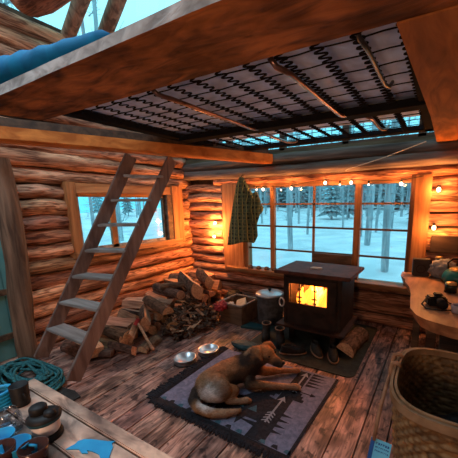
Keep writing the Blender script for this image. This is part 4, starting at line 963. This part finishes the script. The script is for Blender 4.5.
for y_ in (0.03, 0.14):
    b.tube([(-0.285, y_, 0.70), (-0.305, y_, 0.72), (-0.33, y_, 0.71), (-0.335, y_, 0.66), (-0.332, y_, 0.62)], 0.012, 'leather', 8, 1.1, True, False, 1.0)
b.tube([(-0.335, 0.03, 0.64), (-0.345, -0.03, 0.60), (-0.36, -0.09, 0.5), (-0.37, -0.12, 0.4), (-0.375, -0.14, 0.33)], 0.010, 'leather', 8)
b.build('strap', bk)
tg = thing('paper_tag', 'bright blue printed tag hanging from the strap of the wicker basket', 'tag')
tg.location = tuple(at(382, 441, 0.33)); 
fwd = (Vector((0, 0, CZ)) - Vector(tg.location)); fwd.z *= 0.25; fwd.normalize(); sd = Vector((0, 0, 1)).cross(fwd).normalized(); upv = fwd.cross(sd)
tg.rotation_euler = (Matrix((sd, upv, fwd)).transposed() @ Rz(-0.12)).to_euler()
MB().bb(-0.055, 0.05, -0.17, 0.0, -0.003, 0.0, 'tag_paper', 1, 0).build('card', tg)
MB().bb(-0.055, -0.034, -0.17, 0.0, 0.0, 0.0012, 'tag_blue', 1, 0).build('side_band', tg)
b = MB(); rt = random.Random(6)
for row, (n_, h_) in enumerate(((6, 0.014), (8, 0.009), (9, 0.009))):
    for k in range(n_):
        x0 = -0.026 + k * 0.07 / n_; y0 = -0.022 - row * 0.02; wd_ = 0.07 / n_ * 0.7
        b.bb(x0, x0 + wd_ * 0.35, y0 - h_ / 2, y0 + h_ / 2, 0.0, 0.0012, 'tag_blue')
        b.bb(x0, x0 + wd_, y0 + rt.choice((-1, 0, 1)) * h_ * 0.35 - 0.001, y0 + h_ * 0.35 + 0.001, 0.0, 0.0011, 'tag_blue')
b.build('printed_lines', tg)
cloth_blob('dark_bag', (0.17, 1.62, 0.27), (0.20, 0.23, 0.2), 'black', 12, 0.02, label='dark cloth bundle inside the wicker basket', cat='bundle', zf=0.02)
# ------------------------------------------------------------ foreground table
TZ = 0.75; k_ = 0.85
tb = thing('plank_table', 'worn plank table in the lower left foreground', 'table', (-1.1, 0.3, 0))
def tbx(x0, x1, y0, y1, z0, z1, m, t=1.0, bev=0.004): return MB().bb(x0 * k_ + 1.1, x1 * k_ + 1.1, y0 * k_ - 0.3, y1 * k_ - 0.3, z0, z1, m, t, bev)
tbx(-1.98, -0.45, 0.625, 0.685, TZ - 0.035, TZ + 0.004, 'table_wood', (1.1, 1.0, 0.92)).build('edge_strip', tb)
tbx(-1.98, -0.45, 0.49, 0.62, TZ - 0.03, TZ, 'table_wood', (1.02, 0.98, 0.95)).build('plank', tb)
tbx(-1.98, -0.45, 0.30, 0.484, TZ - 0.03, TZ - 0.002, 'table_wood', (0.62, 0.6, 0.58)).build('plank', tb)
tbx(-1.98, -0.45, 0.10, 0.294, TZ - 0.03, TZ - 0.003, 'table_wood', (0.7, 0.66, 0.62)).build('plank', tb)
for (x, y) in ((-1.9, 0.6), (-1.9, 0.16), (-0.52, 0.6), (-0.52, 0.16)): tbx(x - 0.04, x + 0.04, y - 0.04, y + 0.04, 0, TZ - 0.03, 'dark_wood').build('leg', tb)
tbx(-1.93, -0.5, 0.56, 0.59, TZ - 0.11, TZ - 0.03, 'dark_wood').build('apron', tb)
def T(x, y, z=TZ): return at(x, y, z)
# bird-like blue patch
shp = [(66, 450), (71, 447), (75, 445), (78, 442), (84, 440), (92, 440), (100, 441), (108, 442), (115, 442), (112, 444), (113, 448), (111, 453), (109, 460), (101, 460), (99, 455), (92, 452), (87, 451), (88, 454), (82, 454), (79, 450), (73, 450)]
tag(MB().prism([(T(x, y).x, T(x, y).y) for x, y in shp], TZ + 0.0005, TZ + 0.004, 'blue_bright').build('blue_cutout'), 'flat bright blue cut-out piece lying on the table edge plank', 'cut-out')
cp = thing('black_cup', 'black ribbed stacked cup at the far corner of the plank table', 'cup', tuple(T(22, 404)))
MB().lathe([(0, 0), (0.040, 0), (0.043, 0.012), (0.040, 0.016), (0.043, 0.034), (0.040, 0.038), (0.044, 0.056), (0.041, 0.06), (0.046, 0.105), (0.043, 0.108), (0.036, 0.02), (0, 0.02)], (0, 0, 0), 'black', 32).build('cup_body', cp)
MB().tube([(0.043, 0.0, 0.03), (0.058, 0.0, 0.035), (0.058, 0, 0.06), (0.044, 0, 0.07)], 0.005, 'black', 8).build('handle', cp)
ln = LN = thing('camp_lantern', 'camping lantern with frosted body and black lid in the middle of the table end', 'lantern', tuple(T(48, 436)))
MB().lathe([(0, 0), (0.062, 0), (0.065, 0.012), (0.06, 0.03), (0, 0.03)], (0, 0, 0), 'black', 36).build('lantern_base', ln)
MB().lathe([(0.05, 0.03), (0.056, 0.04), (0.056, 0.085), (0.05, 0.09), (0, 0.09)], (0, 0, 0), 'frosted', 36).build('lantern_body', ln)
b = MB(); b.lathe([(0, 0.09), (0.066, 0.092), (0.069, 0.105), (0.06, 0.115), (0, 0.118)], (-0.002, 0, 0), 'darkteal', 36, (0.5, 0.8, 0.9)); b.lathe([(0.069, 0.105), (0.07, 0.112), (0.052, 0.125), (0, 0.125)], (-0.002, 0, 0.002), 'black', 36)
lid_ = b.build('lantern_lid', ln)
b = MB(); b.lathe([(0.03, 0.12), (0.036, 0.125), (0.036, 0.155), (0.03, 0.162), (0, 0.163)], (-0.025, -0.01, 0), 'black', 24); b.lathe([(0.02, 0.12), (0.026, 0.125), (0.022, 0.145), (0, 0.146)], (0.035, 0.01, 0), 'black', 24); b.build('knobs', ln)
LN.scale = (0.78, 0.78, 0.78); cp.scale = (0.76, 0.76, 0.88)
j = thing('glass_jar', 'clear empty glass jar near the left edge of the table', 'jar', tuple(T(10, 431)))
MB().lathe([(0, 0), (0.04, 0), (0.043, 0.01), (0.043, 0.06), (0.036, 0.075), (0.036, 0.085), (0.033, 0.085), (0.033, 0.073), (0.04, 0.06), (0.04, 0.008), (0, 0.006)], (0, 0, 0), 'clearglass', 32).build('jar_body', j)
j = thing('dark_jar', 'dark red-brown glass at the bottom edge of the table', 'glass', tuple(T(36, 461)))
MB().lathe([(0, 0), (0.034, 0), (0.043, 0.06), (0.040, 0.06), (0.03, 0.008), (0, 0.008)], (0, 0, 0), 'darkglass', 28).build('glass_body', j)
j = thing('dark_jar', 'dark brown glass in the lower left corner beside the blue cups', 'glass', tuple(T(3, 466)))
MB().lathe([(0, 0), (0.034, 0), (0.043, 0.07), (0.040, 0.07), (0.03, 0.008), (0, 0.008)], (0, 0, 0), 'darkglass', 28).build('glass_body', j)
for i, (x, y, lab) in enumerate(((2, 449, 'blue enamel cup nearer the glass jar'), (18, 457, 'blue enamel cup nearer the dark brown glass'))):
    j = thing('blue_cup', lab, 'cup', tuple(T(x, y)), 0.6 * i)
    MB().lathe([(0, 0), (0.036, 0), (0.042, 0.05), (0.044, 0.055), (0.041, 0.055), (0.034, 0.006), (0, 0.006)], (0, 0, 0), 'blue_bright', 28).build('cup_body', j)
    MB().tube([(0.04, 0, 0.045), (0.064, 0, 0.04), (0.062, 0, 0.018), (0.037, 0, 0.012)], 0.005, 'blue_bright', 8).build('handle', j)
b = MB(); c0 = T(-2, 407)
for k in range(5):
    b.tube([(c0.x + 0.05 * math.cos(t) * (1 - 0.04 * k), c0.y + 0.055 * math.sin(t), TZ + 0.010 + k * 0.014) for t in [2 * PI * i / 28 + k for i in range(28)]], 0.0085, 'blue_bright', 8, 1.0, False, True)
tag(b.build('webbing_coil'), 'coil of bright blue webbing at the left edge of the table', 'webbing')
# teal rope on the floor
b = MB(); rr2 = random.Random(12); pts = []
for k in range(520):
    t = k / 520; a = t * 2 * PI * 13 + 0.5 * math.sin(t * 40)
    q_ = 0.62 + 0.38 * math.sin(t * 17.3 + 1) * math.cos(t * 5.1)
    pts.append((-3.17 + 0.42 * q_ * math.cos(a) + 0.05 * math.sin(k * 0.21), 1.06 + 0.19 * q_ * math.sin(a) + 0.03 * math.cos(k * 0.33), 0.02 + 0.06 * t + 0.03 * abs(math.sin(a * 1.5 + 2 * t))))
b.tube(pts, 0.011, 'rope_teal', 8)
pts = [(-3.2 + 0.5 * (0.75 + .2 * math.sin(k * .05)) * math.cos(k * 0.11), 1.05 + 0.22 * (0.8 + .2 * math.cos(k * .07)) * math.sin(k * 0.11), 0.015 + 0.0001 * k) for k in range(300)]
b.tube(pts, 0.011, 'rope_teal', 8, 1.5)
tag(b.build('rope_coil'), 'tangled teal rope coiled on the floor at the ladder foot', 'rope')
tag(MB().prism([(-3.60, 0.62), (-2.52, 0.75), (-2.50, 1.15), (-2.62, 1.17), (-3.5, 1.02)], 0.001, 0.012, 'rubber').build('rubber_mat'), 'dark rubber mat under the teal rope', 'mat')
# ------------------------------------------------------------ outside: snow and trees
b = MB(); g = 40; vs = []
for j in range(g + 1):
    for i in range(g + 1):
        x = -50 + 90 * i / g; y = -30 + 100 * j / g
        inside = (-5.0 < x < 3.0) and (-3.0 < y < 5.0)
        vs.append((x, y, (-0.6 if inside else 0.0) + 0.25 * noise.noise(Vector((x * 0.15, y * 0.15, 0))) - 0.15 + max(0, y - 4) * 0.02))
fs = [(j * (g + 1) + i, j * (g + 1) + i + 1, (j + 1) * (g + 1) + i + 1, (j + 1) * (g + 1) + i) for j in range(g) for i in range(g)]
b.add(vs, fs, 'snow', 1.0, True); o = b.build('snow_ground'); struct(o); o.location.z = -0.12
rtree = random.Random(33)
def make_tree(h, r, bough):
    t = thing('tree', None, None)
    m = MB(); m.log((0, 0, 0), (rtree.uniform(-.3, .3), rtree.uniform(-.3, .3), h), r, 'haze_bark', rtree, 10, 10, 1.0, 'haze_bark', 0.06, 0.05, 0.6)
    m.build('trunk', t); m = MB()
    if bough:
        for k in range(22):
            z = 0.9 + (h - 1) * k / 22; R_ = (h - z) * 0.15 + 0.12
            for q_ in range(9):
                a = q_ * 0.7 + k * 0.37 + rtree.uniform(-.15, .15); L = R_ * rtree.uniform(0.8, 1.1); u = Vector((math.cos(a), math.sin(a), 0)); s_ = Vector((-u.y, u.x, 0)) * L * 0.22
                p_ = u * L + Vector((0, 0, z - L * 0.35)); q2 = Vector((0, 0, z))
                m.add([q2, q2 + u * L * .5 + s_ + Vector((0, 0, -L * .22)), p_, q2 + u * L * .5 - s_ + Vector((0, 0, -L * .22)), q2 + u * L * .5 + Vector((0, 0, -L * .02))], [(0, 1, 4), (1, 2, 4), (2, 3, 4), (3, 0, 4)], 'haze_bough', rtree.uniform(.7, 1.2))
        m.build('boughs', t)
    else:
        for k in range(44):
            z = rtree.uniform(1.0, h); a = rtree.random() * 6.28; L = rtree.uniform(0.3, 0.95); u = Vector((math.cos(a), math.sin(a), rtree.uniform(0.0, 0.7)))
            p_ = Vector((0, 0, z)); m.tube([p_, p_ + u * L * 0.5, p_ + u * L + Vector((0, 0, -0.1))], [0.02, 0.013, 0.005], 'haze_bark', 5)
            for _ in range(4):
                s_ = p_ + u * L * rtree.uniform(.3, .9); m.tube([s_, s_ + Vector((rtree.uniform(-.3, .3), rtree.uniform(-.3, .3), rtree.uniform(0, .35)))], [0.01, 0.004], 'haze_bark', 4)
        m.build('branches', t)
    return t
protos = {False: [make_tree(9, 0.10, False) for _ in range(4)], True: [make_tree(8.5, 0.10, True) for _ in range(3)]}
fresh = set()
def tree(x, y, r, h, label, group, bough=False):
    k = rtree.randrange(len(protos[bough])); p_ = protos[bough][k]
    if (bough, k) in fresh:
        t = p_.copy(); COL.objects.link(t)
        for ch in list(p_.children): c_ = ch.copy(); COL.objects.link(c_); c_.parent = t
    else: t = p_; fresh.add((bough, k))
    t.location = (x, y, -0.45 + max(0, y - 4) * 0.02); f_ = r / 0.10; t.scale = (f_, f_, h / 9); t.rotation_euler = (0, 0, rtree.random() * 6.28); tag(t, label, 'tree', group)
ts = []
def spot(n, xa, xb, ya, yb, r0, r1, h0, h1, p, md):
    k = 0; tries = 0
    while k < n and tries < 4000:
        tries += 1; x = rtree.uniform(xa, xb); y = rtree.uniform(ya, yb)
        if all((x - t[0]) ** 2 + (y - t[1]) ** 2 > md * md for t in ts): ts.append((x, y, rtree.uniform(r0, r1), rtree.uniform(h0, h1), rtree.random() < p)); k += 1
ts += [(-1.12, 7.8, 0.10, 9, False), (-2.3, 11.5, 0.12, 9, False), (-4.6, 9.6, 0.10, 9, False), (-7.0, 10.5, 0.10, 9, False)]
spot(16, -16, 1, 13, 21, 0.05, 0.09, 6, 9, 0.0, 1.6)
spot(90, -38, 6, 21, 40, 0.06, 0.13, 7, 11, 0.10, 1.3)
spot(80, -48, 9, 40, 56, 0.12, 0.22, 8, 12, 0.6, 1.2)
ts += [(-6.2, 2.6, 0.05, 11, False), (-7.0, 4.6, 0.06, 12, False), (-5.9, 6.6, 0.05, 11, False), (-7.6, 1.2, 0.06, 12, False), (-6.8, 8.6, 0.05, 11, False)]
spot(24, -22, -9.5, 0, 14, 0.05, 0.11, 7, 10, 0.05, 1.8)
for (x, y, r, h, bo) in ts:
    if bo and x > -8.4: lab, gp = 'haze-pale conifer standing in the forest outside the windows', 'conifers outside'
    elif x < -8.4 and not bo: lab, gp = 'bare haze-pale tree in the snow on the far left side outside', 'bare trees left of the cabin'
    elif y < 18: lab, gp = 'bare haze-pale tree standing in the near snow behind the cabin', 'near bare trees'
    elif bo: lab, gp = 'haze-pale conifer standing far to the left outside', 'conifers far left'
    else: lab, gp = 'bare haze-pale tree in the distant forest edge behind the cabin', 'far bare trees'
    tree(x, y, r, h, lab, gp, bo)
